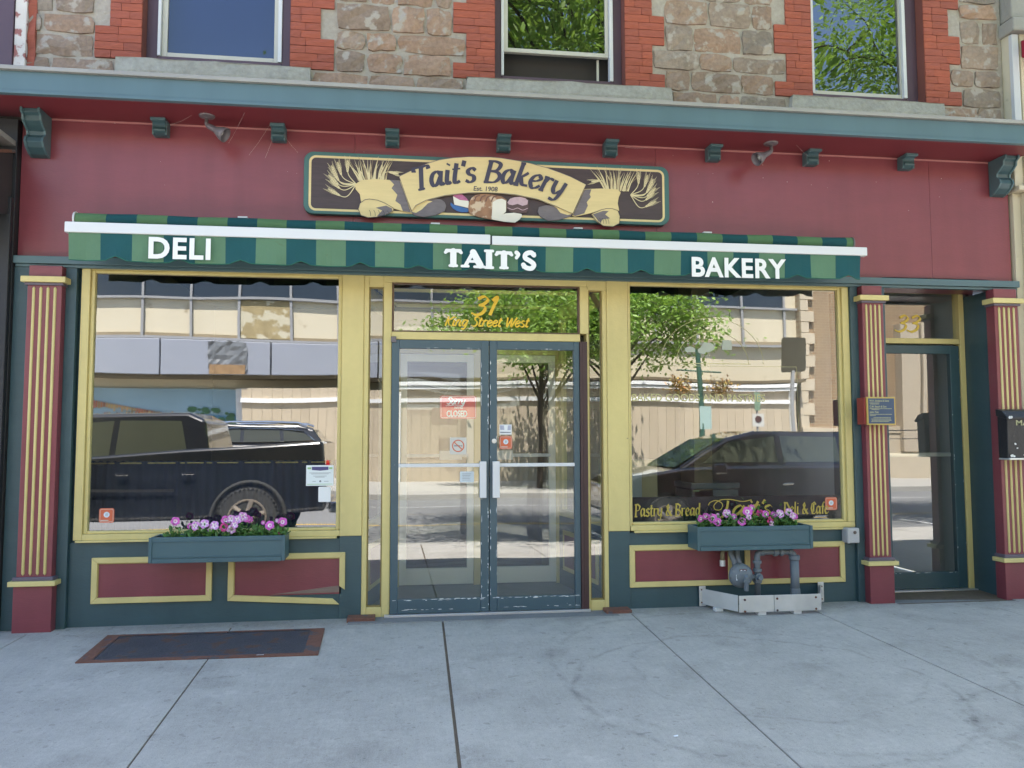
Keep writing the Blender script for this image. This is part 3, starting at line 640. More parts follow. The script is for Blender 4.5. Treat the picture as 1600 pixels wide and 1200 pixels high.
# double doors
def door(x0, x1, mirror, label):
    sL, sR = (.058, .062) if not mirror else (.058, .046)
    z0, z1 = .008, 2.103; zb, zt = .115, 2.035
    q = MB(); y0, y1 = -.02, .028
    q.box(x0, x0+sL, y0, y1, z0, z1); q.box(x1-sR, x1, y0, y1, z0, z1); q.box(x0+sL, x1-sR, y0, y1, z0, zb); q.box(x0+sL, x1-sR, y0, y1, zt, z1)
    d = q.build('entrance_door', mat('slate_blue_door_paint', (.055, .098, .122), .4, var=.12, vs=3, bump=.12, bs=30, dirt=(.3, .33, .34), ds=34, dt=.74), bb, .004); d['label'] = label
    MB().box(x0+sL-.004, x1-sR+.004, .004, .010, zb-.004, zt+.004).build('pane', G2, d)
    q = MB(); q.box(x0+sL, x1-sR, -.030, -.008, 1.115, 1.142); h = q.build('push_bar', alum, d, .003)
    hx = x1-.042 if not mirror else x0+.018
    q = MB(); hx0, hx1 = (x1-.075, x1-.022) if not mirror else (x0+.020, x0+.076)
    q.box(hx0, hx1, -.052, -.028, .876, 1.158); q.box(hx0+.01, hx1-.01, -.03, -.018, .89, .92); q.box(hx0+.01, hx1-.01, -.03, -.018, 1.12, 1.145); q.build('pull_handle', alum, d, .004)
    # flaked paint along the meeting stile and kick rail
    q = MB(); rr = random.Random(3 if mirror else 5); cl = rr.uniform(-.5, .5)
    def chip(cx, cz, sx, sz):
        n = 9; q.sheet([(cx+sx*math.cos(6.283*k/n)*rr.uniform(.5, 1.2), cz+sz*math.sin(6.283*k/n)*rr.uniform(.5, 1.2)) for k in range(n)], y0-.0006)
    xe = x1-.006 if not mirror else x0+.006
    for k in range(26 if not mirror else 18):
        chip(xe+rr.uniform(-.003, .002), rr.choice([rr.uniform(.05, 2.0), rr.uniform(.05, .8)]), rr.uniform(.0015, .0045), rr.uniform(.004, .02))
    xi = x1-sR+.003 if not mirror else x0+sL-.003
    for k in range(20 if not mirror else 8): chip(xi+rr.uniform(-.002, .004)*(1 if not mirror else -1), rr.choice([rr.uniform(.12, 2.0), rr.uniform(.12, .9), rr.uniform(1.4, 2.0)]), rr.uniform(.0012, .003), rr.uniform(.006, .035))
    for k in range(20): chip(rr.uniform(x0+.03, x1-.03), zb-rr.uniform(.001, .012), rr.uniform(.006, .03), rr.uniform(.0015, .005))
    for k in range(12): chip(rr.uniform(x0+.03, x1-.03), z0+.03+rr.uniform(-.004, .004), rr.uniform(.004, .03), rr.uniform(.001, .003))
    for k in range(6): chip(rr.uniform(x0+.2, x1-.03), zt+rr.uniform(.0, .01), rr.uniform(.004, .02), rr.uniform(.001, .003))
    tag(q.build('flaked_paint', chipm, d), None, None, kind='stuff')
    return d
d1 = door(-.119, .6365, False, None); d2 = door(.6425, 1.362, True, None)
MB().lathe([(.0185, 0), (.0185, -.008), (.010, -.010)], (.678, -.02, 1.315), 'y', 20).build('door_lock', mat('satin_steel', (.6, .6, .58), .35, metal=.6), d2, smooth=False)
q = MB(); q.box(1.364, 1.424, -.03, .06, .0, 2.105); q.box(1.388, 1.394, -.034, -.03, .02, 2.1); q.build('door_jamb', darkwood, bb, .004)
q = MB(); q.box(-.16, 1.43, -.055, .05, -.012, .006); q.build('door_threshold', mat('threshold_aluminium', (.62, .62, .62), .35, metal=.7), bb, .002)
q = MB(); q.box(-.125, -.085, -.035, -.02, 2.08, 2.125); q.build('door_hinge_block', lampm, bb, .003)
for x0, x1 in ((-.43, -.225), (1.535, 1.735)):
    q = MB(); q.box(x0, x1, -.14, -.01, -.03, .012); q.build('rusty_threshold_block', rust, bb, .004)
# stickers on the doors
q = MB(); q.sheet(rrect(.333, .463, 1.213, 1.343, .004), .0030); s = q.build('no_smoking_sticker', palep, d1)
q = MB(); ring(q, .398, 1.278, .044, .008, .0022); ribbon(q, [Vector((.365, 1.308)), Vector((.398, 1.278)), Vector((.431, 1.248))], lambda t, k: .008, .0016); q.build('prohibition_mark', orange, s)
q = MB(); q.sheet([(.366, 1.274), (.415, 1.274), (.415, 1.283), (.366, 1.283)], .0024); q.sheet([(.419, 1.274), (.43, 1.274), (.43, 1.283), (.419, 1.283)], .0024); q.build('cigarette_mark', greyink, s)
q = MB(); q.sheet(rrect(.412, .522, .995, 1.08, .008), .003); s = q.build('small_pale_sticker', mat('pale_blue_paper', (.60, .68, .72), .6), d1)
q = MB()
for k in range(5): q.sheet([(.43, 1.062-k*.012), (.43+random.uniform(.05, .075), 1.062-k*.012), (.50, 1.059-k*.012), (.43, 1.059-k*.012)], .0022)
q.build('sticker_print', greyink, s)
q = MB(); q.sheet(rrect(.722, .818, 1.366, 1.444, .003), .003); s = q.build('white_card_sticker', paper, d2)
q = MB(); q.sheet([(.727, 1.402), (.760, 1.402), (.757, 1.438), (.727, 1.438)], .0022); q.sheet([(.785, 1.40), (.812, 1.40), (.812, 1.438), (.79, 1.438)], .0022); q.build('card_print', mat('lilac_grey_print', (.42, .44, .55), .6), s)
q = MB(); q.sheet([(.727, 1.378), (.812, 1.378), (.812, 1.387), (.727, 1.387)], .0022); q.build('card_print', greyink, s)
def orange_sticker(parent, x0, x1, z0, z1, y, flip=False):
    q = MB(); q.sheet(rrect(x0, x1, z0, z1, .016), y); s = q.build('orange_sticker', orange, parent); cx, cz = (x0+x1)/2, (z0+z1)/2+.006; W = x1-x0
    q = MB(); pts = rrect(x0+.007, x1-.007, z0+.007, z1-.007, .012); ribbon(q, [Vector(p) for p in pts+[pts[0]]], lambda t, k: .0025, y-.0005); q.sheet([(x0+.012, z0+.014), (x0+.012+W*.52, z0+.014), (x0+.012+W*.52, z0+.02), (x0+.012, z0+.02)], y-.0006); q.build('sticker_border', palep, s)
    q = MB(); disc(q, cx, cz, W*.20, y-.0007); q.build('sticker_disc', mat('pale_blue_disc', (.62, .70, .76), .6), s)
    q = MB(); ribbon(q, [Vector((cx-.004, cz-.01)), Vector((cx-.004, cz)), Vector((cx-.003, cz+.010))], lambda t, k: .004, y-.0011); ribbon(q, [Vector((cx+.006, cz-.008)), Vector((cx+.005, cz)), Vector((cx+.006, cz+.010))], lambda t, k: .003, y-.0011); q.build('sticker_symbol', greyink, s)
orange_sticker(d2, .722, .822, 1.252, 1.354, .003)
orange_sticker(w1, -2.24, -2.135, .722, .828, .0325)
orange_sticker(w2, 3.44, 3.545, .738, .843, .0325)
# ---- vestibule behind the doors -------------------------------------------
VY = 1.15
q = MB()
q.add([(-.33, .12, -.01), (1.6, .12, -.01), (1.42, VY+.2, .0), (-.12, VY+.2, .0)], [(0, 1, 2, 3)]); q.build('vestibule_floor', mat('grey_tile_floor', (.22, .23, .23), .6, var=.15, vs=3), bb)
q = MB(); q.add([(-.33, .10, 2.56), (1.6, .10, 2.56), (1.42, VY+.2, 2.56), (-.12, VY+.2, 2.56)], [(0, 1, 2, 3)]); q.build('vestibule_ceiling', mat('plum_ceiling', (.06, .03, .035), .6), bb)
def skew(xa, xb, z0, z1, m, name, t=.02, y0=.1, y1=VY, parent=bb, off=0.0):
    s = 1 if xa < .6 else -1
    q = MB(); a = xa+s*off; b = xb+s*off
    f0 = (y0-.1)/(VY-.1); f1 = (y1-.1)/(VY-.1); A_, B_ = a+(b-a)*f0, a+(b-a)*f1
    q.add([(A_, y0, z0), (B_, y1, z0), (B_-s*t, y1, z0), (A_-s*t, y0, z0), (A_, y0, z1), (B_, y1, z1), (B_-s*t, y1, z1), (A_-s*t, y0, z1)], [(0, 3, 2, 1), (4, 5, 6, 7), (0, 1, 5, 4), (1, 2, 6, 5), (2, 3, 7, 6), (3, 0, 4, 7)])
    return q.build(name, m, parent)
for xa, xb in ((-.325, -.12), (1.585, 1.415)):
    w_ = skew(xa, xb, .0, .62, green, 'vestibule_side_wall', .04)
    skew(xa, xb, .14, .50, cream, 'side_panel_moulding', .01, .22, VY-.12, w_, .012)
    skew(xa, xb, .18, .46, maroon, 'side_panel', .01, .27, VY-.17, w_, .016)
    skew(xa, xb, .62, .68, cream, 'side_window_frame', .05, parent=w_); skew(xa, xb, 2.42, 2.56, cream, 'side_window_frame', .05, parent=w_)
    skew(xa, xb, .68, 2.42, cream, 'side_window_frame', .05, .1, .16, w_); skew(xa, xb, .68, 2.42, cream, 'side_window_frame', .05, VY-.07, VY, w_)
    skew(xa, xb, .68, 2.42, glass('side_glass', refl=.03), 'side_window_pane', .008, .16, VY-.07, w_, -.02)
ic = mat('cream_white_inner_door_paint', (.84, .82, .72), .45, var=.08)
q = MB()
q.box(-.12, -.06, VY, VY+.1, .0, 2.13); q.box(1.385, 1.42, VY, VY+.1, 0, 2.13); q.box(-.12, 1.42, VY, VY+.1, 2.12, 2.2); q.box(.618, .692, VY+.005, VY+.06, 0, 2.12)
q.build('inner_door_frame', cream, bb, .003)
MB().box(-.12, 1.42, VY+.03, VY+.036, 2.2, 2.56).build('inner_transom', glass('inner_glass', refl=.05), bb)
for a, b in ((-.06, .615), (.695, 1.385)):
    q = MB(); s_ = .062
    q.box(a, a+s_, VY+.01, VY+.05, .01, 2.115); q.box(b-s_, b, VY+.01, VY+.05, .01, 2.115); q.box(a+s_, b-s_, VY+.01, VY+.05, .01, .155); q.box(a+s_, b-s_, VY+.01, VY+.05, 2.045, 2.115)
    d = q.build('inner_door', ic, bb, .003)
    MB().box(a+s_, b-s_, VY+.03, VY+.036, .15, 2.05).build('pane', glass('inner_glass'), d)
    q = MB(); q.box(a+s_-.01, b-s_+.01, VY-.03, VY-.01, 1.165, 1.195); q.box((a+b)/2+.02 if a < .3 else a+.02, (b-.11) if a < .3 else a+.28, VY-.045, VY-.03, 1.14, 1.225); q.build('push_bar', alum, d, .003)
q = MB(); q.box(-.06, 1.40, VY-.12, VY-.0, 2.24, 2.28); q.build('ceiling_trim', cream, bb) if False else None
for y_ in (.2,):
    q = MB()
    for (xa, ya, xb, yb) in ((-.24, .30, 1.5, .30), (-.10, VY-.1, 1.38, VY-.1)): q.box(xa, xb, ya-.015, ya+.015, 2.535, 2.56)
    q.add([(-.24, .3, 2.54), (-.21, .3, 2.54), (-.07, VY-.1, 2.54), (-.10, VY-.1, 2.54)], [(0, 1, 2, 3)]); q.add([(1.47, .3, 2.54), (1.5, .3, 2.54), (1.38, VY-.1, 2.54), (1.35, VY-.1, 2.54)], [(0, 1, 2, 3)])
    q.build('ceiling_moulding', cream, bb)
# ---- shop interior ---------------------------------------------------------
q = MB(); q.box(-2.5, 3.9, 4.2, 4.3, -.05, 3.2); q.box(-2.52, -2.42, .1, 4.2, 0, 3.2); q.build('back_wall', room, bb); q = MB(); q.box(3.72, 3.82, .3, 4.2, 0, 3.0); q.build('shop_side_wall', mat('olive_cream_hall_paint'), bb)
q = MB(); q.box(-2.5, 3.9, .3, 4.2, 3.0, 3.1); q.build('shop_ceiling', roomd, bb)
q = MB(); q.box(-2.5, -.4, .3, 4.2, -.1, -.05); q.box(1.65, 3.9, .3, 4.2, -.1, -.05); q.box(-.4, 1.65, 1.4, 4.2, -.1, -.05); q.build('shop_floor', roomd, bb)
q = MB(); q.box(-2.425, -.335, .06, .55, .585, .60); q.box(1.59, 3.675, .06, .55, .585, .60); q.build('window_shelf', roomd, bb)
q = MB(); q.box(2.86, 3.05, 1.5, 1.9, -.05, 3.0); q.build('interior_pier', mat('olive_interior_paint', (.24, .21, .12), .8), bb)
q = MB(); q.box(2.86, 3.66, .62, .66, .0, 2.3); q.build('interior_partition', mat('olive_interior_paint', (.24, .21, .12), .8), bb) if False else None
# ---- door 33 ------------------------------------------------------------
q = MB(); y = .34
q.box(3.99, 4.93, y-.01, y+.08, 2.175, 2.222); q.box(4.935, 4.985, y-.012, y+.08, .0, 2.665); q.box(3.99, 4.07, y-.01, y+.08, 2.212, 2.665); q.box(3.99, 4.935, y-.01, y+.08, 2.64, 2.665)
q.build('side_door_frame', cream, bb, .004)
MB().box(4.05, 4.94, y+.03, y+.036, 2.21, 2.65).build('side_transom_pane', G2, bb)
q = MB(); lettering(q, '33', 4.325, 2.285, .096, y+.026, .26, .10, nib=140, slant=.28, sx=1.3); q.build('door_number', mat('faded_yellow_vinyl', (.66, .48, .07), .5), bb)
q = MB(); x0, x1 = 3.995, 4.932; q.box(x0, x0+.12, y, y+.05, .012, 2.16); q.box(4.84, x1, y, y+.05, .012, 2.16); q.box(x0+.12, 4.84, y, y+.05, .012, .155); q.box(x0+.12, 4.84, y, y+.05, 2.085, 2.16)
sd_ = q.build('side_door', green, bb, .005)
MB().box(x0+.11, 4.85, y+.02, y+.026, .15, 2.09).build('pane', G2, sd_)
MB().box(x0+.12, 4.84, y+.035, y+.055, 1.165, 1.20).build('push_bar', mat('brushed_bar', (.45, .46, .43), .35, metal=.5), sd_, .003)
q = MB(); rr = random.Random(9)
for k in range(22):
    cx, cz = rr.choice([(4.845, rr.uniform(.3, 1.9)), (4.926, rr.uniform(.1, 2.1)), (rr.uniform(4.15, 4.85), .15)]); sx, sz = (rr.uniform(.001, .003), rr.uniform(.004, .018)) if cz != .15 else (rr.uniform(.008, .03), .002)
    q.sheet([(cx+sx*math.cos(6.283*k2/8)*rr.uniform(.5, 1.2), cz+sz*math.sin(6.283*k2/8)*rr.uniform(.5, 1.2)) for k2 in range(8)], y-.0008)
tag(q.build('flaked_paint', chipm, sd_), None, None, kind='stuff')
q = MB(); q.box(3.99, 4.985, y-.06, y+.06, -.01, .010); q.build('side_threshold', mat('threshold_aluminium', (.6, .6, .6)), bb, .002)
q = MB(); q.box(3.9, 5.1, .45, 3.2, -.06, -.02); q.box(3.9, 5.1, 3.2, 3.25, 0, 3); q.box(5.05, 5.1, .35, 3.2, 0, 3); q.box(3.9, 5.1, .35, 3.2, 2.75, 2.8); q.box(3.9, 3.95, .42, 3.2, 0, 2.75); q.build('stair_hall', mat('olive_cream_hall_paint', (.80, .74, .52), .7, var=.1, vs=1), bb)
q = MB(); q.box(4.60, 4.85, .5, .75, 0, 2.7); q.build('stair_hall_pier', mat('olive_interior_paint'), bb) if False else None

# ---- gold lettering on window two ----------------------------------------
q = MB(); q.sheet([(1.792, .667), (3.588, .667), (3.588, .862), (1.792, .862)], .0415); q.build('black_lettering_band', bandm, w2)
bl = mat('gold_leaf', (.42, .33, .06), .45, var=.25, vs=30)
q = MB()
lettering(q, 'Pastry & Bread', 1.815, .708, .064, .0325, .25, .045, nib=40, slant=.0, sx=.72, sharp=True)
q.build('gold_window_lettering', bl, w2); q = MB()
lettering(q, 'Deli & Cafe', 3.075, .708, .064, .0325, .25, .045, nib=40, slant=.0, sx=.70, sharp=True)
q.build('gold_window_lettering', bl, w2); q = MB()
lettering(q, "ait's", 2.62, .705, .080, .0325, .26, .05, nib=140, slant=.40, sx=1.35)
ribbon(q, cat([(2.43, .79), (2.45, .815), (2.50, .828), (2.55, .80), (2.535, .755), (2.49, .755), (2.48, .79), (2.53, .83), (2.62, .835), (2.72, .818), (2.80, .83)]), lambda t, k: .007, .0322)
ribbon(q, cat([(2.60, .825), (2.585, .76), (2.54, .69), (2.48, .70)]), lambda t, k: .02, .0318)
q.build('gold_window_lettering', bl, w2)
fg = mat('very_faded_gold', (.50, .46, .22), .6, var=.2)
q = MB()
for r_, wd in ((.44, .006), (.31, .007)):
    ribbon(q, [Vector((2.49+r_*math.cos(R(a)), 1.945+r_*.86*math.sin(R(a)))) for a in range(0, 181, 6)], lambda t, k: wd*.6, .0325)
ribbon(q, [Vector((2.17, 1.945)), Vector((2.5, 1.945)), Vector((2.82, 1.945))], lambda t, k: .006, .0322)
ribbon(q, [Vector((1.792, 1.925)), Vector((2.5, 1.925)), Vector((3.22, 1.925)), Vector((3.225, 1.40))], lambda t, k: .003, .0320)
q.build('faded_arch_line', fg, w2)
ftext('faded_window_words', 'BAKED GOODS AND PASTRIES', 1.80, 1.635, .085, .0322, fg, w2, off=.001, sx=.97)
q = MB(); rr = random.Random(4)
for cx, cz, sx, sz in ((2.30, 2.06, .05, .025), (2.45, 2.08, .055, .045), (2.40, 2.05, .04, .03)):
    q.sheet([(cx+sx*math.cos(R(k*30))*rr.uniform(.8, 1.15), cz+sz*math.sin(R(k*30))*rr.uniform(.8, 1.15)) for k in range(12)], .0325-.0003*len(q.v))
q.sheet([(2.57, 2.06), (2.66, 2.06), (2.655, 2.14), (2.58, 2.145)], .03); q.build('faded_window_picture', mat('faded_white_paint', (.42, .45, .36), .7), w2)
# certificate on window one
q = MB(); q.sheet(rrect(-.758, -.553, .978, 1.134, .003), .0325); s = q.build('certificate_sticker', mat('certificate_paper', (.74, .80, .80), .6), w1)
q = MB(); q.sheet([(-.716, 1.122), (-.592, 1.122), (-.592, 1.098), (-.654, 1.092), (-.716, 1.098)], .0318); q.build('certificate_banner', indigo, s)
q = MB(); q.sheet([(-.748, 1.118), (-.72, 1.118), (-.72, 1.104), (-.748, 1.104)], .0318); q.sheet([(-.588, 1.118), (-.562, 1.118), (-.562, 1.104), (-.588, 1.104)], .0318); q.sheet([(-.75, .988), (-.562, .988), (-.562, .992), (-.75, .992)], .0318); q.build('certificate_trim', limeink, s)
q = MB()
for z_, a, b in ((1.074, -.735, -.575), (1.066, -.72, -.59), (1.05, -.705, -.605), (1.042, -.69, -.62), (1.010, -.71, -.685), (1.010, -.625, -.59)): q.sheet([(a, z_), (b, z_), (b, z_+.003), (a, z_+.003)], .0318)
disc(q, -.652, 1.012, .008, .0316, 10); q.build('certificate_print', greyink, s)
MB().sheet(rrect(-.665, -.573, .855, .970, .008), .0325).build('white_sticker', paper, w1)

# ================================================================== THINGS ON THE FRONT
# ---- awning ------------------------------------------------------------
aw = thing('retractable_awning', 'green striped retractable awning with a white front bar lettered DELI, TAIT\'S and BAKERY', 'awning', (.62, -.1, 2.6))
AX0, AX1 = -2.363, 3.583; NS = 28; SW = (AX1-AX0)/NS
q = MB()
YF = -.362
def vy(x, t): return YF + .012*math.sin(x*7.3+.6*math.sin(x*3))*t + .007*math.sin(x*17+2*math.sin(x*2.1))*t + .004*math.sin(x*41)*t + .012*t
def vbot(x):
    u = ((x-AX0)/SW-1.5) % 2; u = min(u, 2-u)   # bump in the middle of each dark stripe
    bump = max(0, 1-u/.40); return 2.592 + .030*(bump*bump*(3-2*bump)) - .004*math.sin(x*3)
rows = 6
for s in range(NS):
    q.cur = s % 2; a = AX0+s*SW; sub = 6
    for k in range(sub):
        xa, xb = a+SW*k/sub, a+SW*(k+1)/sub
        for r in range(rows):
            t0, t1 = r/rows, (r+1)/rows; P = []
            for x, t in ((xa, t1), (xb, t1), (xb, t0), (xa, t0)): P.append((x, vy(x, t), 2.785+(vbot(x)-2.785)*t))
            q.quad(*P)
q.build('valance', [aw_l, aw_d], aw)
q = MB()
bind = [Vector((AX0+(AX1-AX0)*k/(NS*6), 0)) for k in range(NS*6+1)]
q.tube([(p.x, vy(p.x, 1)-.001, vbot(p.x)) for p in bind], .0035, 5); q.build('valance_binding', mat('dark_green_binding', (.02, .12, .08), .8), aw)
q = MB(); RS = 0.2145; x = -2.41; s = 0                   # rolled cloth behind the bar
while x < 3.655:
    x2 = min(x+RS, 3.655); q.cur = s % 2
    n = 12; vs = []; cy, cz, r = -.10, 2.945, .052
    for xx in (x, x2):
        for k in range(n): a = 2*math.pi*k/n; vs.append((xx, cy+r*math.cos(a), cz+r*math.sin(a)+.003*math.sin(xx*9)))
    q.add(vs, [(k, (k+1) % n, n+(k+1) % n, n+k) for k in range(n)]); x = x2; s += 1
q.build('rolled_canvas', [mat('shaded_light_green_canvas', (.10, .20, .09), .9, var=.15, vs=8, bump=.5, bs=20), aw_d], aw, smooth=True)
q = MB(); q.quad((-2.36, -.13, 2.905), (-2.36, -.335, 2.835), (3.58, -.335, 2.835), (3.58, -.13, 2.905))
q.build('canopy_cloth', aw_d, aw)
q = MB(); q.box(-2.388, .612, -.375, -.325, 2.785, 2.860); q.box(.624, 3.636, -.375, -.325, 2.783, 2.852); fb = q.build('front_bar', alum, aw, .006)
q = MB(); q.box(.611, .625, -.37, -.33, 2.79, 2.85); q.build('bar_joint', black, fb)
for x0 in (-2.425, 3.655): MB().lathe([(.058, 0), (.058, .012)], (x0, -.10, 2.945), 'x', 20).build('end_cap', alum if x0 < 0 else lampm, aw)
for x0, m_ in ((-1.24, alum), (.21, alum), (1.345, alum), (2.42, alum)):
    MB().box(x0-.035, x0+.035, -.10, 0.0, 3.0, 3.012).build('wall_clip', m_, aw, .002)
q = MB()
for x0 in (-1.9, .3, .95, 3.2):
    q.box(x0-.02, x0+.02, -.33, -.0, 2.80, 2.83)
q.tube([(-1.9, -.1, 2.80), (-.9, -.22, 2.79), (.25, -.3, 2.79)], .018, 8); q.tube([(3.2, -.1, 2.80), (2.2, -.22, 2.79), (1.0, -.3, 2.79)], .018, 8); q.build('folding_arm', black, aw)
YL = YF-.018
ftext('awning_lettering', 'DELI', -1.83, 2.617, .208, YL, white, aw, off=.0065, sx=.99, sp=1.10)
ftext('awning_lettering', 'BAKERY', 2.165, 2.585, .208, YL, white, aw, off=.0065, sx=.965, sp=1.09)
q = MB()
def fat(pts, wd, k=[0]):
    k[0] += 1; P = cat(pts, 5) if len(pts) > 2 else [Vector(p) for p in pts]; P = P if len(P) > 2 else [P[0], (P[0]+P[1])/2, P[1]]
    ribbon(q, P, lambda t, u: wd, YL-k[0]*.0006, True)
def TT(x, z):
    fat([(x+.072, z+.118), (x+.072, z+.02)], .047); fat([(x+.046, z+.009), (x+.098, z+.009)], .020)
    fat([(x+.022, z+.122), (x+.122, z+.122)], .026); fat([(x+.014, z+.108), (x+.030, z+.12)], .024); fat([(x+.130, z+.108), (x+.114, z+.12)], .024)
TT(.262, 2.606)
fat([(.482, 2.722), (.425, 2.618)], .028); fat([(.482, 2.718), (.535, 2.622)], .050); fat([(.44, 2.650), (.53, 2.650)], .020); fat([(.398, 2.613), (.445, 2.613)], .020); fat([(.492, 2.610), (.565, 2.610)], .020)
fat([(.600, 2.715), (.600, 2.62)], .047); fat([(.572, 2.732), (.628, 2.732)], .021); fat([(.572, 2.606), (.628, 2.606)], .021)
TT(.64, 2.598)
fat([(.812, 2.722), (.822, 2.71), (.806, 2.685)], .026); fat([(.806, 2.724), (.812, 2.72)], .032)
fat([(.938, 2.708), (.915, 2.727), (.878, 2.715), (.872, 2.685), (.91, 2.662), (.938, 2.635), (.918, 2.607), (.878, 2.612), (.858, 2.632)], .036); fat([(.944, 2.722), (.944, 2.702)], .016); fat([(.855, 2.638), (.855, 2.612)], .016)
q.build('awning_lettering', white, aw)

# ---- sign board ----------------------------------------------------------
sg = thing('bakery_sign', 'long wooden sign with painted bread, wheat and a cream scroll reading Tait\'s Bakery', 'sign', (.657, -.06, 3.06))
MB().prism(rrect(-.80, 2.113, 3.062, 3.552, .075), -.058, 0).build('board', sgreen, sg, .006)
q = MB(); a = rrect(-.752, 2.063, 3.095, 3.512, .045); ribbon(q, [Vector(p) for p in a+[a[0]]], lambda t, k: .018, -.0595); q.build('border_line', scream, sg)
MB().sheet(rrect(-.742, 2.053, 3.105, 3.502, .036), -.0588).build('dark_field', sbrown, sg)
Y0 = -.062
def cut(name, pts, m, y0, th=.012, parent=sg, bev=.002): return MB().prism(pts, y0, y0+th).build(name, m, parent, bev)
def mirror(pts): return [(1.314-x, z) for x, z in pts]
# wheat sheaves
rr = random.Random(21)
def stalk(mb, p0, p1, bend, w=.007, y=Y0-.006, ear=True, mb2=None):
    a, c = Vector(p0), Vector(p1); mid = (a+c)/2+Vector((-(c-a).y, (c-a).x))*bend; P = cat([a, mid, c], 8); y -= rr.uniform(0, .003)
    ribbon(mb, P, lambda t, u: w*(1.1-u*.5), y)
    if ear:
        L = (c-a).length*.42; d = (P[-1]-P[-4]).normalized(); nn = Vector((-d.y, d.x)); e = P[-1]+d*.018
        ribbon(mb, [e-d*(L+.018)*(1-u/6) for u in range(7)], lambda t, u: .004+.018*math.sin(math.pi*min(1, u*.9+.12))**.8, y-.0008)
        for k in range(6):
            b = e-d*L*(1-k/6)
            for s in (-1, 1):
                ribbon(mb2 or mb, [b, b+d*.010+nn*s*.006], lambda t, u: .0022, y-.0014-.0001*k-(.00004 if s > 0 else 0))
                ribbon(mb, [b+nn*s*.006, b+d*.02+nn*s*.012, b+d*.045+nn*s*.02], lambda t, u: .0018, y-.0002)
def sheaf(flip):
    q = MB(); q2 = MB(); X = (lambda x: 1.314-x+.07) if flip else (lambda x: x)
    for k in range(34):
        bx = -.375+.19*k/33+rr.uniform(-.01, .01); a = (bx+.28)*1.1+rr.uniform(-.05, .05); h = rr.uniform(.13, .205)
        ribbon(q2 if k % 4 == 0 else q, cat([(X(bx), 3.33), (X(bx+a*.4+rr.uniform(-.01, .01)), 3.33+h*.5), (X(bx+a*.9), 3.33+h)], 6), lambda t, u: .013*(1.05-u), Y0-.004-rr.uniform(0, .004))
    for tx, tz, bd in ((-.54, 3.455, .2), (-.585, 3.425, .25), (-.575, 3.395, .25), (-.60, 3.355, .22), (-.585, 3.315, .3), (-.60, 3.25, .38), (-.47, 3.475, .15)):
        stalk(q, (X(-.40), 3.30), (X(tx), tz), bd*(-1 if not flip else 1)*-1, mb2=q2)
    stalk(q, (X(-.21), 3.33), (X(-.095), 3.40), .35*(1 if not flip else -1), ear=True)
    q.build('wheat_sheaf', swheat, sg); q2.build('wheat_awns', swheat2, sg)
sheaf(False); sheaf(True)
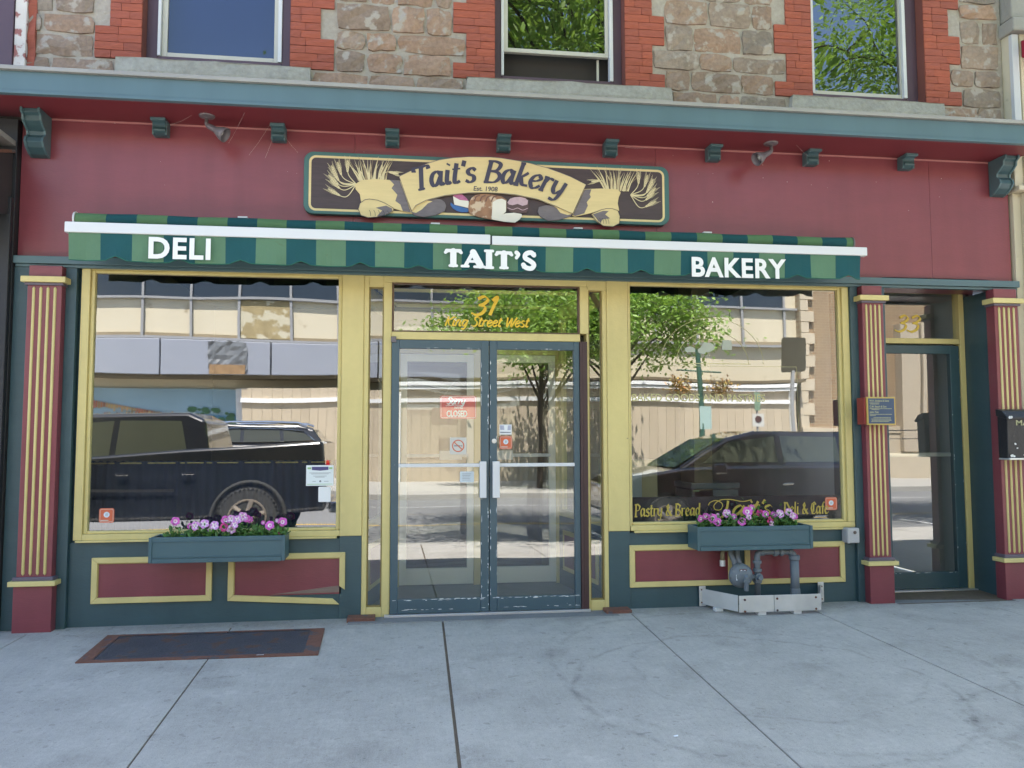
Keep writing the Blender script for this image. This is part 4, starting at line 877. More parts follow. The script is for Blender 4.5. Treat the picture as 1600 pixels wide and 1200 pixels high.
def scr(side):
    f = (lambda p: p) if side == 'l' else None
    if side == 'l':
        rib = [(-.41, 3.3), (-.365, 3.335), (-.256, 3.349), (-.062, 3.343), (-.015, 3.211), (.027, 3.089), (-.042, 3.101), (-.116, 3.122), (-.18, 3.158), (-.236, 3.179), (-.3, 3.186), (-.363, 3.165), (-.373, 3.226), (-.405, 3.262)]
        shd = [(-.145, 3.345), (-.066, 3.341), (-.019, 3.211), (.020, 3.093), (-.042, 3.103), (-.061, 3.153), (-.10, 3.18), (-.085, 3.23), (-.13, 3.28), (-.11, 3.31)]
        roll = [(-.383, 3.103), (-.37, 3.15), (-.335, 3.178), (-.3, 3.186), (-.236, 3.179), (-.18, 3.158), (-.116, 3.122), (-.113, 3.103), (-.161, 3.073), (-.244, 3.047), (-.307, 3.04), (-.362, 3.057)]
        leaf = [(.018, 3.099), (.05, 3.157), (.09, 3.185), (.143, 3.203), (.208, 3.215), (.255, 3.206), (.283, 3.185), (.295, 3.156), (.283, 3.113), (.209, 3.077), (.116, 3.061), (.051, 3.071)]
        cres = [(.027, 3.099), (.059, 3.150), (.133, 3.193), (.189, 3.187), (.152, 3.17), (.106, 3.121), (.06, 3.091)]
        rs_ = [(-.19, 3.06), (-.24, 3.055), (-.20, 3.10), (-.25, 3.12), (-.17, 3.14), (-.125, 3.118), (-.125, 3.10)]
    else:
        rib = [(1.402, 3.334), (1.54, 3.344), (1.678, 3.342), (1.703, 3.316), (1.685, 3.276), (1.677, 3.226), (1.688, 3.168), (1.627, 3.18), (1.538, 3.167), (1.459, 3.14), (1.322, 3.106), (1.302, 3.115), (1.372, 3.264)]
        shd = [(1.404, 3.33), (1.46, 3.333), (1.445, 3.29), (1.455, 3.27), (1.42, 3.226), (1.43, 3.2), (1.40, 3.135), (1.325, 3.11), (1.306, 3.117), (1.374, 3.264)]
        roll = [(1.457, 3.13), (1.538, 3.167), (1.58, 3.178), (1.627, 3.18), (1.676, 3.165), (1.691, 3.119), (1.685, 3.06), (1.635, 3.033), (1.556, 3.036), (1.498, 3.073)]
        leaf = [(1.031, 3.173), (1.089, 3.19), (1.166, 3.188), (1.263, 3.152), (1.302, 3.125), (1.283, 3.104), (1.185, 3.072), (1.107, 3.064), (1.04, 3.096), (1.021, 3.134)]
        cres = [(1.147, 3.190), (1.225, 3.178), (1.283, 3.146), (1.295, 3.124), (1.263, 3.116), (1.205, 3.131), (1.176, 3.169)]
        rs_ = [(1.47, 3.128), (1.55, 3.158), (1.60, 3.16), (1.57, 3.13), (1.61, 3.10), (1.55, 3.09), (1.53, 3.06)]
    cut('scroll_end', rib, scream, Y0-.010); cut('scroll_shading', shd, sgrey, Y0-.0112, .001, bev=0)
    cut('scroll_curl', roll, scream, Y0-.014); cut('curl_shading', rs_, sgrey, Y0-.0152, .001, bev=0)
    q = MB(); 
    for k in range(5):
        x = (-.30+.035*k) if side == 'l' else (1.50+.022*k); ribbon(q, cat([(x, 3.10), (x+.01, 3.08), (x+.012, 3.055)]), lambda t, u: .003, Y0-.0165-.0002*k)
    a = roll+[roll[0]]; ribbon(q, [Vector(p) for p in a], lambda t, u: .0035, Y0-.0178); q.build('curl_outline', sink, sg)
    cut('scroll_underside', leaf, sgrey, Y0-.011); cut('underside_highlight', cres, scream, Y0-.0122, .001, bev=0)
scr('l'); scr('r')
ban = [(-.072, 3.371), (.058, 3.44), (.150, 3.485), (.235, 3.515), (.35, 3.538), (.47, 3.551), (.641, 3.556), (.73, 3.552), (.849, 3.538), (.97, 3.518), (1.09, 3.490), (1.20, 3.455), (1.285, 3.425), (1.412, 3.365), (1.302, 3.125), (1.147, 3.188), (1.021, 3.232), (.848, 3.261), (.73, 3.269), (.61, 3.270), (.471, 3.263), (.283, 3.234), (.143, 3.193), (.059, 3.148), (.027, 3.10), (-.02, 3.22)]
cut('scroll_banner', ban, scream, Y0-.026, .02)
q = MB(); ribbon(q, [Vector(p) for p in ban+[ban[0]]], lambda t, u: .004, Y0-.0265); q.build('banner_outline', sgrey, sg)
# arched lettering
def arcpath(x0, zc, xc, curv):
    def f(u):
        x = x0+u; return (x, zc-curv*(x-xc)**2, math.atan(-2*curv*(x-xc)))
    return f
q = MB(); pth = arcpath(.050, 3.352, .63, .275)
lettering(q, "Tait's Bakery", 0, 0, .113, Y0-.0275, .31, .11, nib=8, slant=.16, sx=1.02, tr=.985, path=pth, serif=.17, eps=.0002)
q.build('sign_lettering', sink, sg)
ftext('established_lettering', 'Est. 1908', .505, 3.281, .052, Y0-.0275, sink, sg, off=.0008, shear=.1)
# baked goods
bp = [(.471, 3.115), (.468, 3.16), (.476, 3.195), (.495, 3.228), (.525, 3.25), (.565, 3.26), (.61, 3.262), (.667, 3.258), (.733, 3.246), (.772, 3.222), (.772, 3.17), (.767, 3.125), (.705, 3.065), (.648, 3.058), (.60, 3.066), (.547, 3.075), (.49, 3.092)]
cut('painted_loaf', bp, sbread, Y0-.014); cut('painted_loaf_crumb', [(.660, 3.198), (.70, 3.222), (.735, 3.228), (.768, 3.212), (.767, 3.125), (.703, 3.066), (.652, 3.062)], scrumb, Y0-.0155, .001, bev=0)
q = MB()
for k in range(4): ribbon(q, cat([(.515+.045*k, 3.20), (.53+.045*k, 3.235), (.56+.045*k, 3.25)]), lambda t, u: .010, Y0-.0150-.0002*k)
q.build('crust_marks', mat('sign_dark_crust', (.16, .08, .06), .6), sg)
cut('painted_bread_slice', [(.652, 3.059), (.70, 3.08), (.762, 3.11), (.829, 3.118), (.891, 3.11), (.893, 3.09), (.875, 3.065), (.838, 3.038), (.752, 3.042), (.7, 3.05)], scrumb, Y0-.020)
cut('painted_plate', [(.33, 3.186), (.353, 3.168), (.471, 3.139), (.48, 3.125), (.46, 3.112), (.414, 3.109), (.375, 3.12), (.345, 3.139), (.328, 3.165)], sblue, Y0-.009, .006)
cut('painted_cake_slice', [(.348, 3.235), (.375, 3.25), (.43, 3.232), (.471, 3.201), (.474, 3.144), (.358, 3.168)], scrumb, Y0-.0105, .006)
cut('painted_berries', [(.348, 3.235), (.362, 3.252), (.385, 3.25), (.42, 3.252), (.452, 3.225), (.471, 3.201), (.40, 3.207)], sberry, Y0-.0115, .001, bev=0)
cut('painted_layer_cake', [(.776, 3.203), (.8, 3.232), (.84, 3.246), (.877, 3.25), (.92, 3.242), (.945, 3.222), (.949, 3.19), (.944, 3.141), (.93, 3.125), (.886, 3.118), (.84, 3.12), (.8, 3.126), (.775, 3.15)], mat('sign_chocolate_layer', (.10, .06, .06), .6, var=.3, vs=30), Y0-.0105, .006)
cut('painted_icing', [(.778, 3.200), (.8, 3.232), (.84, 3.246), (.877, 3.25), (.92, 3.242), (.944, 3.222), (.938, 3.19), (.90, 3.178), (.86, 3.192), (.82, 3.18), (.79, 3.185)], spink, Y0-.0118, .001, bev=0)
q = MB(); ribbon(q, cat([(.778, 3.158), (.82, 3.145), (.86, 3.158), (.9, 3.143), (.942, 3.16)]), lambda t, u: .005, Y0-.0122); q.build('painted_filling', spink, sg)

# ---- planters and petunias --------------------------------------------
def planter(x0, x1, z0, z1, label):
    t = thing('window_planter', label, 'planter', ((x0+x1)/2, -.13, z0), 'teal flower boxes under the shop windows')
    y0, y1 = -.25, -.026; w = .02
    m_ = mat('planter_blue_green', (.055, .115, .135), .45, var=.1, vs=3, bump=.1, bs=20, dirt=(.14, .2, .22), ds=8, dt=.7)
    q = MB(); q.box(x0, x1, y0, y0+w, z0, z1); q.box(x0, x1, y1-w, y1, z0, z1); q.box(x0, x0+w, y0+w, y1-w, z0, z1); q.box(x1-w, x1, y0+w, y1-w, z0, z1); q.box(x0+w, x1-w, y0+w, y1-w, z0, z0+w)
    b = q.build('box', m_, t, .004)
    q = MB(); q.box(x0+.012, x1-.012, y0-.006, y0, z1-.034, z1-.028); q.box(x0+.012, x1-.012, y0-.006, y0, z0+.034, z0+.040); q.box(x0-.004, x0+.018, y0-.008, y0, z0, z1); q.box(x1-.018, x1+.004, y0-.008, y0, z0, z1); q.box(x0+.02, x1-.02, y0-.010, y0, z0-.002, z0+.028); q.build('moulding', m_, b, .002)
    q = MB(); n = 24; vs = []; rr = random.Random(int(x0*100))
    for j in range(5):
        for i in range(n+1): vs.append((x0+w+(x1-x0-2*w)*i/n, y0+w+(y1-y0-2*w)*j/4, z1-.018+rr.uniform(-.012, .014)))
    q.add(vs, [(j*(n+1)+i, j*(n+1)+i+1, (j+1)*(n+1)+i+1, (j+1)*(n+1)+i) for j in range(4) for i in range(n)]); q.build('soil', soil, t)
    return t
planter(-1.797, -.868, .462, .640, 'dark teal wooden flower box under the left shop window, holding pale pink petunias')
planter(2.232, 3.168, .468, .648, 'dark teal wooden flower box above the gas pipes under the right shop window')
def flower(parent, c, d, r, petal, rr):
    d = Vector(d).normalized(); a = d.orthogonal().normalized(); b = d.cross(a); ph = rr.uniform(0, 6)
    q = MB(); n = 30; c = Vector(c); vs = []
    for ri, (f, h) in enumerate(((.16, -.35), (.42, -.06), (.75, .03), (1.0, .0))):
        for k in range(n):
            t = 2*math.pi*k/n+ph; lob = 1-.10*abs(math.sin(2.5*t))**.5*0 - (.16*(1-abs(math.sin(2.5*t)))**1.5 if ri > 1 else 0)
            ruf = (.09*math.sin(5*t*1.0+1)+.06*math.sin(11*t)) if ri == 3 else (.05*math.sin(5*t+1) if ri == 2 else 0)
            vs.append(c+(a*math.cos(t)+b*math.sin(t))*r*f*lob+d*r*(h+ruf))
    fs = [(i*n+k, i*n+(k+1) % n, (i+1)*n+(k+1) % n, (i+1)*n+k) for i in range(3) for k in range(n)]
    q.add(vs, fs); q.mi = [1]*n + [(1 if petal is petl and k % 6 < 2 else 0) for k in range(n)] + [0]*n
    q.cur = 2; q.add([c+(a*math.cos(k)+b*math.sin(k))*r*.17-d*r*.33 for k in (0, 1.05, 2.1, 3.14, 4.2, 5.24)], [(0, 1, 2, 3, 4, 5)])
    q.cur = 3; q.tube([tuple(c-d*r*.3), tuple(c-d*r*1.3)], [r*.2, r*.06], 6)
    return q.build('flower', [petal, petc if petal is not petm else petp, petd, petal], parent, smooth=True)
def petunia(x, y, z, spread, h, heads, label, seed, nleaf=70, group=None):
    rr = random.Random(seed); t = thing('petunia_plant', label, 'plant', (x, y, z), group)
    q = MB(); heads3 = []
    st_ = MB()
    for hx, hz, hy, pet, r in heads:
        p = Vector((x+hx, y+hy, z+hz)); b0 = Vector((x+hx*.35, y+.0, z-.02)); mid = b0.lerp(p, .6)+Vector((rr.uniform(-.02, .02), .01, .0))
        st_.tube([b0, mid, p-Vector((0, -.02, .01))], [.003, .0025, .002], 5)
        for k in range(4):
            c = b0.lerp(p, .3+.17*k); leaf(q, c, rr, .017)
    for k in range(int(nleaf*1.9)):
        u = rr.uniform(-1, 1); c = Vector((x+u*spread, y+rr.uniform(-.07, .05), z-.01+abs(rr.gauss(0, .5))*h*(1-.5*abs(u)))); leaf(q, c, rr, rr.uniform(.015, .030))
    for k in range(7):
        b0 = Vector((x+rr.uniform(-.3, .3)*spread, y, z-.02)); st_.tube([b0, b0+Vector((rr.uniform(-.5, .5)*spread, rr.uniform(-.03, .03), h*.7))], [.003, .002], 5)
    st_.build('stems', leafm, t); q.build('leaves', leafm, t)
    for hx, hz, hy, pet, r in heads:
        flower(t, (x+hx, y+hy, z+hz), (rr.uniform(-.35, .35), -1, rr.uniform(-.05, .5)), r, pet, rr)
    return t
def leaf(mb, c, rr, s):
    d = Vector((rr.uniform(-1, 1), rr.uniform(-1, .5), rr.uniform(-.15, .9))).normalized(); a = d.cross(Vector((rr.uniform(-.4, .4), rr.uniform(-.6, .2), 1))).normalized(); c = Vector(c); n = d.cross(a)
    mb.add([c, c+d*s*.6+a*s*.42+n*s*.1, c+d*s*1.25+a*s*.4+n*s*.06, c+d*s*1.8-n*s*.12, c+d*s*1.25-a*s*.4+n*s*.06, c+d*s*.6-a*s*.42+n*s*.1, c+d*s*.9-n*s*.05], [(0, 1, 6), (1, 2, 6), (2, 3, 6), (3, 4, 6), (4, 5, 6), (5, 0, 6)])
zp = .632; gl1 = 'petunias in the left flower box'
L, P_, M_ = petl, petp, petm
petunia(-1.655, -.14, zp, .055, .09, [(.005, .112, -.02, P_, .032)], 'single tall stemmed petunia at the far left end of the left flower box', 31, 26, gl1)
petunia(-1.46, -.14, zp, .12, .07, [(-.05, .078, -.03, L, .034), (.015, .092, -.04, L, .036), (.06, .05, -.05, L, .018), (.085, .078, -.04, L, .036), (-.09, .072, .0, P_, .024)], 'low spreading petunia with three striped lilac heads, second from left in the left flower box', 32, 95, gl1)
petunia(-1.20, -.14, zp, .13, .10, [(-.10, .115, -.02, P_, .034), (-.06, .122, -.03, L, .032), (-.015, .118, -.04, L, .034), (.02, .138, -.03, L, .036), (-.105, .065, -.05, M_, .032), (.045, .125, -.02, P_, .028), (-.03, .085, -.06, L, .030), (-.05, .052, -.06, L, .034), (.065, .115, .0, P_, .024)], 'fullest clump of pink petunias with one magenta bloom, middle of the left flower box', 33, 120, gl1)
petunia(-1.02, -.14, zp, .05, .07, [(-.02, .09, 0, P_, .016)], 'small leafy petunia nearly without blooms beside the fullest clump in the left flower box', 35, 40, gl1)
petunia(-.93, -.15, zp, .055, .09, [(-.055, .076, -.04, P_, .036), (.035, .098, -.03, P_, .034), (-.01, .105, .0, L, .016), (.02, .02, -.03, M_, .018)], 'petunia with two round pink blooms at the right end of the left flower box', 34, 55, gl1)
gr1 = 'petunias in the right flower box'; zq = .64
petunia(2.37, -.14, zq, .11, .10, [(-.08, .065, -.03, P_, .030), (-.04, .082, -.03, P_, .028), (.005, .07, -.06, P_, .038), (.04, .042, -.07, P_, .034), (.07, .09, -.0, L, .014), (.075, .07, .0, P_, .02), (.06, .06, -.02, L, .016)], 'orchid pink petunia at the left end of the right flower box', 41, 100, gr1)
petunia(2.565, -.14, zq, .11, .10, [(-.05, .10, .0, L, .034), (.005, .075, -.01, P_, .026), (.045, .042, -.07, P_, .034), (.11, .115, -.03, P_, .040), (.15, .14, -.02, P_, .030), (.11, .075, -.05, L, .026)], 'petunia with a tall ruffled pink cluster, second from left in the right flower box', 42, 110, gr1)
petunia(2.79, -.14, zq, .12, .12, [(-.01, .10, -.02, M_, .032), (.03, .092, -.04, P_, .032), (.06, .045, -.06, M_, .034), (.065, .02, -.07, L, .026)], 'dark leaved petunia with magenta blooms in the middle of the right flower box', 43, 150, gr1)
petunia(2.97, -.14, zq, .10, .12, [(-.03, .095, -.04, L, .036), (-.065, .085, -.0, P_, .026), (.05, .105, -.03, L, .032), (.075, .08, -.04, L, .032), (.10, .07, -.03, P_, .024)], 'leafy petunia with pale lilac trumpets, rightmost in the right flower box', 44, 140, gr1)

# ---- gas service ---------------------------------------------------------
gm = thing('gas_regulator', 'grey round gas regulator with looping pipes standing behind the metal guard', 'gas pipe', (2.7, -.16, 0))
q = MB(); cx, cz = 2.596, .262; q.lathe([(.02, .06), (.05, .055), (.088, .02), (.096, .014), (.096, -.002), (.092, -.008), (.080, -.022), (.045, -.040), (.02, -.045)], (cx, -.20, cz), 'y', 28); dk = q.build('diaphragm_housing', pipe, gm, smooth=False, bevel=.001)
q = MB()
for k in range(8): a = R(k*45+10); q.lathe([(.007, -.014), (.007, .018)], (cx+.086*math.cos(a), -.20, cz+.086*math.sin(a)), 'y', 6)
q.build('housing_bolts', mat('dull_bolt', (.16, .13, .12), .6, metal=.4), dk)
q = MB(); q.tube([(cx+.022, -.245, cz-.11), (cx+.022, -.248, cz-.005), (cx+.022, -.225, cz+.01)], .018, 12); q.box(cx-.004, cx+.048, -.262, -.23, cz-.045, cz-.02); q.build('regulator_neck', pipe, dk, .002)
q = MB(); q.sheet([(cx-.026, cz+.032), (cx+.03, cz+.032), (cx+.03, cz+.056), (cx-.026, cz+.056)], -.2385); q.build('warning_label', mat('dark_red_label', (.10, .03, .035), .5), dk)
q = MB(); q.sheet([(cx-.020, cz+.038), (cx-.004, cz+.038), (cx-.006, cz+.051), (cx-.018, cz+.050)], -.2392); q.sheet([(cx+.004, cz+.036), (cx+.022, cz+.044), (cx+.020, cz+.051), (cx+.006, cz+.046)], -.2392); q.sheet([(cx-.054, cz-.030), (cx-.030, cz-.030), (cx-.030, cz+.014), (cx-.054, cz+.014)], -.2365); q.build('white_label', paper, dk)
q = MB(); q.tube([(2.545, -.12, .48), (2.545, -.13, .42), (2.56, -.16, .36), (2.565, -.17, .30)], .020, 12); q.tube([(2.60, -.10, .55), (2.60, -.12, .40), (2.60, -.17, .33)], .024, 12); q.build('riser_pipe', pipe, gm, smooth=True)
q = MB(); q.tube([(2.53, -.11, .45), (2.495, -.11, .452), (2.483, -.115, .43), (2.482, -.115, .365)], .018, 12); q.build('vent_elbow', mat('tarnished_brass_pipe', (.20, .17, .10), .5, var=.3, vs=40), gm, smooth=True)
q = MB(); q.tube([(2.482, -.115, .372), (2.482, -.115, .325)], .022, 12); q.build('vent_cap', galv, gm)
q = MB(); q.tube([(2.69, -.18, .245), (2.745, -.18, .245)], .022, 12); q.tube([(2.74, -.18, .10), (2.74, -.18, .40), (2.748, -.18, .425), (2.77, -.18, .438), (2.80, -.18, .44), (3.0, -.18, .436), (3.03, -.18, .43), (3.047, -.18, .41), (3.05, -.18, .39)], .0235, 14)
q.build('loop_pipe', pipe, gm, smooth=True)
q = MB(); q.tube([(3.05, -.18, .40), (3.052, -.18, .06)], .034, 14); q.build('service_pipe', pipe, gm, smooth=True)
q = MB()
for z in (.20, .285, .35): q.lathe([(.031, 0), (.034, .004), (.034, .022), (.031, .026)], (2.74, -.18, z), 'z', 14)
q.lathe([(.028, 0), (.03, .004), (.03, .026), (.028, .03)], (2.77, -.18, .438), 'x', 12); q.lathe([(.031, 0), (.036, .008), (.036, .03), (.031, .04)], (2.872, -.18, .438), 'x', 14); q.lathe([(.031, 0), (.036, .008), (.036, .02), (.031, .03)], (2.925, -.18, .438), 'x', 14); q.lathe([(.028, 0), (.03, .004), (.03, .026), (.028, .03)], (3.0, -.18, .435), 'x', 12)
q.lathe([(.038, 0), (.042, .006), (.042, .035), (.037, .04)], (3.05, -.18, .37), 'z', 14); q.lathe([(.036, 0), (.040, .01), (.036, .05)], (3.052, -.18, .10), 'z', 14)
q.lathe([(.030, 0), (.030, .035)], (2.662, -.18, .245), 'x', 6); q.lathe([(.02, -.03), (.02, .0), (.034, .0), (.034, .02), (.02, .02)], (2.74, -.215, .245), 'y', 12); q.build('pipe_fitting', pipe, gm, .002)
gd = thing('metal_guard', 'silver bolted sheet metal guard on little feet around the gas pipes', 'metal guard', (2.84, -.2, -.02))
def slab(mb, a, b, z0, z1, t=.006):
    a, b = Vector((*a, 0)), Vector((*b, 0)); n = (b-a).cross(Vector((0, 0, 1))).normalized()*t
    P = [a, b, b+n, a+n]; mb.add([(p.x, p.y, z0) for p in P]+[(p.x, p.y, z1) for p in P], [(0, 3, 2, 1), (4, 5, 6, 7), (0, 1, 5, 4), (1, 2, 6, 5), (2, 3, 7, 6), (3, 0, 4, 7)])
q = MB(); q.box(2.318, 2.372, -.032, -.026, -.0, .158); q.box(3.322, 3.372, -.032, -.026, .005, .165); q.build('wall_flange', galv, gd, .002)
q = MB(); slab(q, (2.345, -.03), (2.512, -.335), .016, .138); q.build('side_plate', galv, gd, .002)
q = MB(); slab(q, (3.168, -.345), (3.345, -.03), .016, .145); q.build('side_plate', galv, gd, .002)
q = MB(); slab(q, (2.512, -.345), (2.79, -.350), .012, .137); fp = q.build('front_plate', galv, gd, .002)
q = MB(); slab(q, (2.793, -.3505), (3.170, -.352), .013, .137); fp2 = q.build('front_plate', galv, gd, .002)
q = MB()
for x, z in ((2.556, .107), (2.556, .020), (2.815, .110), (2.815, .022), (3.128, .112), (3.128, .025)): q.lathe([(.009, 0), (.009, -.006), (.005, -.009)], (x, -.354, z), 'y', 8)
q.build('rusty_bolt', rust, fp2)
q = MB()
for z in (.03, .13): q.lathe([(.006, 0), (.006, -.006)], (2.336, -.032, z), 'y', 8); q.lathe([(.006, 0), (.006, -.006)], (3.352, -.032, z), 'y', 8)
q.build('flange_bolt', rust, gd)
q = MB()
for x, y in ((2.42, -.19), (2.70, -.345), (2.985, -.345)): q.box(x-.032, x+.032, y, y+.06, gz(x, y)-.002, .015)
q.build('foot_block', mat('white_plastic_block', (.62, .63, .62), .5), gd, .004)
mbx = thing('utility_box', 'small grey utility box with a screw on its cover beside the right shop window', 'electrical box', (3.612, -.03, .53))
q = MB(); q.box(3.555, 3.668, -.085, -.0, .478, .600); bx = q.build('case', mat('grey_enamel_box', (.42, .42, .42), .5, bump=.2, bs=90), mbx, .010)
q = MB(); q.lathe([(.014, 0), (.014, -.004), (.007, -.005), (.007, -.012)], (3.625, -.085, .565), 'y', 14); q.build('cover_screw', mat('dull_bolt'), bx)
q = MB(); q.box(3.56, 3.575, -.09, -.084, .478, .600); q.build('cover_hinge', mat('grey_enamel_box'), bx, .002)

# ---- floodlights under the cornice ---------------------------------------
def flood(x, sx, label):
    t = thing('floodlight', label, 'floodlight', (x, -.2, 3.735), 'floodlights under the cornice')
    MB().lathe([(.058, 0), (.055, -.010), (.02, -.018), (.012, -.022)], (x, -.2, 3.735), 'z', 20).build('mounting_plate', lampm, t)
    q = MB(); q.tube([(x, -.2, 3.715), (x-.002*sx, -.205, 3.68), (x+.01*sx, -.21, 3.655)], [.011, .014, .017], 10); q.build('knuckle', lampm, t, smooth=True)
    a = Vector((x+.005*sx, -.21, 3.66)); b = Vector((x+.135*sx, -.235, 3.585)); d = (b-a).normalized()
    q = MB(); q.tube([a, a+d*.02, a+d*.07, a+d*.085, a+d*.13, b+d*.012], [.016, .021, .023, .030, .050, .056], 18, caps=False); q.build('shade', lampm, t, smooth=True).modifiers.new('solid', 'SOLIDIFY').thickness = .003
    q = MB(); q.tube([a+d*.09, a+d*.12, a+d*.14], [.014, .032, .002], 14); q.build('bulb', mat('frosted_bulb', (.5, .5, .47), .3), t, smooth=True)
flood(-1.49, 1, 'weathered grey floodlight under the cornice at left, tilted down to the right')
flood(2.93, -1, 'weathered grey floodlight under the cornice at right, tilted down to the left')
# cobwebs
q = MB()
for a, b in (((-1.37, -.02, 3.60), (-1.20, -.30, 3.733)), ((-1.22, -.003, 3.52), (-1.05, -.1, 3.733)), ((-1.10, -.003, 3.50), (-1.02, -.05, 3.70)), ((-1.78, -.10, 3.69), (-1.60, -.2, 3.733)), ((3.36, -.05, 3.68), (3.15, -.2, 3.73)), ((1.75, -.05, 3.70), (1.95, -.02, 3.72)), ((-.95, -.1, 3.66), (-.85, -.01, 3.55))): q.tube([a, tuple((Vector(a)+Vector(b))/2+Vector((0, 0, -.01))), b], .0006, 4)
for k in range(40):
    x = random.uniform(-2.6, 4.9); z = random.choice([3.722, random.uniform(3.45, 3.72), random.uniform(3.1, 3.7)]); q.lathe([(random.uniform(.001, .0045), 0), (.001, -.003)], (x, -.004, z), 'y', 5)
tag(q.build('cobweb', mat('dusty_web', (.55, .45, .42), .9), loc=(0, 0, 3.5)), 'thin dusty cobwebs and specks on the maroon board under the cornice', 'cobweb', kind='stuff')

# ---- plaque and mailbox ---------------------------------------------------
pl = thing('office_plaque', 'small blue and gold lettered plaque on a red block, fixed to the middle pilaster', 'plaque', (3.80, -.13, 1.42))
MB().box(3.667, 3.905, -.205, -.10, 1.443, 1.660).build('backing_block', redp, pl, .004)
MB().box(3.683, 3.930, -.222, -.205, 1.437, 1.664).build('gold_frame', mat('bright_gold_frame', (.52, .38, .10), .4), pl, .003)
MB().box(3.694, 3.918, -.2245, -.2215, 1.449, 1.652).build('blue_plate', bluep, pl)
gt = mat('plaque_gold_text', (.42, .42, .24), .5)
for i, (s_, z, sz) in enumerate((('W.H. Erskine & Sons', 1.626, .021), ('C.M. Beach & Son', 1.579, .021), ('John Tait', 1.534, .022))): ftext('plaque_lettering', s_, 3.704, z, sz, -.2250, gt, pl, off=.0004, sx=.95)
q = MB()
for z, a, b in ((1.613, 3.704, 3.79), (1.604, 3.71, 3.785), (1.567, 3.704, 3.90), (1.559, 3.72, 3.79), (1.521, 3.704, 3.895), (1.511, 3.704, 3.76), (1.494, 3.735, 3.885), (1.483, 3.715, 3.885), (1.473, 3.72, 3.89), (1.463, 3.715, 3.87)):
    x = a
    while x < b-.004: w_ = random.uniform(.004, .012); q.sheet([(x, z), (min(x+w_, b), z), (min(x+w_, b), z+.0045), (x, z+.0045)], -.2250); x += w_+.002
q.build('plaque_small_print', gt, pl)
ml = thing('mail_box', 'worn black metal letter box lettered MAIL on the pilaster by door 33', 'mailbox', (5.0, -.14, 1.15))
bm = mat('worn_black_enamel', (.016, .018, .022), .42, var=.2, vs=8, bump=.3, bs=30, dirt=(.16, .16, .17), ds=18, dt=.70)
q = MB(); q.prismx([(-.118, 1.165), (-.222, 1.165), (-.232, 1.49), (-.118, 1.515)], 4.912, 5.24); bo = q.build('box_body', bm, ml, .006)
q = MB(); q.prismx([(-.118, 1.515), (-.245, 1.482), (-.248, 1.50), (-.19, 1.555), (-.118, 1.572)], 4.898, 5.255); q.build('lid', bm, ml, .005)
q = MB(); q.box(4.918, 5.234, -.238, -.225, 1.15, 1.166); q.box(4.912, 5.24, -.232, -.118, 1.15, 1.164); q.build('bottom_lip', galv, ml, .002)
ftext('mail_lettering', 'MAIL', 4.985, 1.435, .062, -.2335, gt, ml, off=.001, sx=1.35)
q = MB(); rr = random.Random(2)
for cx, cz, r in ((4.975, 1.282, .010), (4.992, 1.247, .009), (4.925, 1.498, .014), (4.94, 1.50, .012), (4.96, 1.18, .012), (4.94, 1.185, .016), (5.05, 1.19, .006)): q.sheet([(cx+r*math.cos(R(k*45))*rr.uniform(.5, 1.2), cz+r*math.sin(R(k*45))*rr.uniform(.5, 1.2)) for k in range(8)], -.2490 if cz > 1.49 else -.2335)
tag(q.build('flaked_paint', chipm, ml), None, None, kind='stuff')
# ---- closed sign ----------------------------------------------------------
cs = thing('closed_sign', 'red hanging sign reading Sorry we\'re closed behind the left entrance door glass', 'sign', (.397, .03, 1.48))
q = MB(); q.prism(rrect(.257, .541, 1.490, 1.670, .014), .018, .021); cb = q.build('sign_board', redsign, cs)
q = MB(); a = rrect(.264, .534, 1.497, 1.663, .012); ribbon(q, [Vector(p) for p in a+[a[0]]], lambda t, k: .003, .0172); q.build('sign_border', paper, cb)
q = MB(); lettering(q, 'Sorry', .306, 1.604, .036, .0170, .30, .12, nib=130, slant=.25, sx=.95); ribbon(q, [Vector((.30, 1.590)), Vector((.37, 1.597)), Vector((.44, 1.594))], lambda t, k: .004, .0165); q.build('sorry_lettering', paper, cb)
ftext('sign_lettering', "WE'RE", .367, 1.568, .024, .0168, paper, cb, off=.0007)
ftext('sign_lettering', "CLOSED", .307, 1.507, .066, .0168, paper, cb, off=.0025, sx=.66)
q = MB(); q.tube([(.285, .02, 1.668), (.352, .02, 1.76), (.39, .02, 1.80)], .0012, 4); q.tube([(.51, .02, 1.668), (.43, .02, 1.76), (.39, .02, 1.80)], .0012, 4); q.build('hanging_string', mat('pale_string', (.5, .48, .4), .8), cs)
# ---- cafe curtain -----------------------------------------------------------
cu = thing('cafe_curtain', 'dark navy half curtain hanging from a thin brass rod behind the left shop window', 'curtain', (-1.5, .28, .62))
q = MB(); q.tube([(-2.41, .28, 1.150), (-.42, .28, 1.150)], .006, 8); q.build('curtain_rod', brass, cu)
q = MB(); n = 240; vs = []
for j in range(5):
    for i in range(n+1):
        x = -2.40+1.9*i/n; f = math.sin(i*.62+2*math.sin(i*.07))*.012*(.4+.6*j/4)+math.sin(i*.21)*.006; vs.append((x, .28+f, 1.165-.55*j/4+(.004*math.sin(i*.9) if j == 0 else 0)))
q.add(vs, [(j*(n+1)+i, j*(n+1)+i+1, (j+1)*(n+1)+i+1, (j+1)*(n+1)+i) for j in range(4) for i in range(n)]); q.build('curtain_cloth', navy, cu, smooth=True)
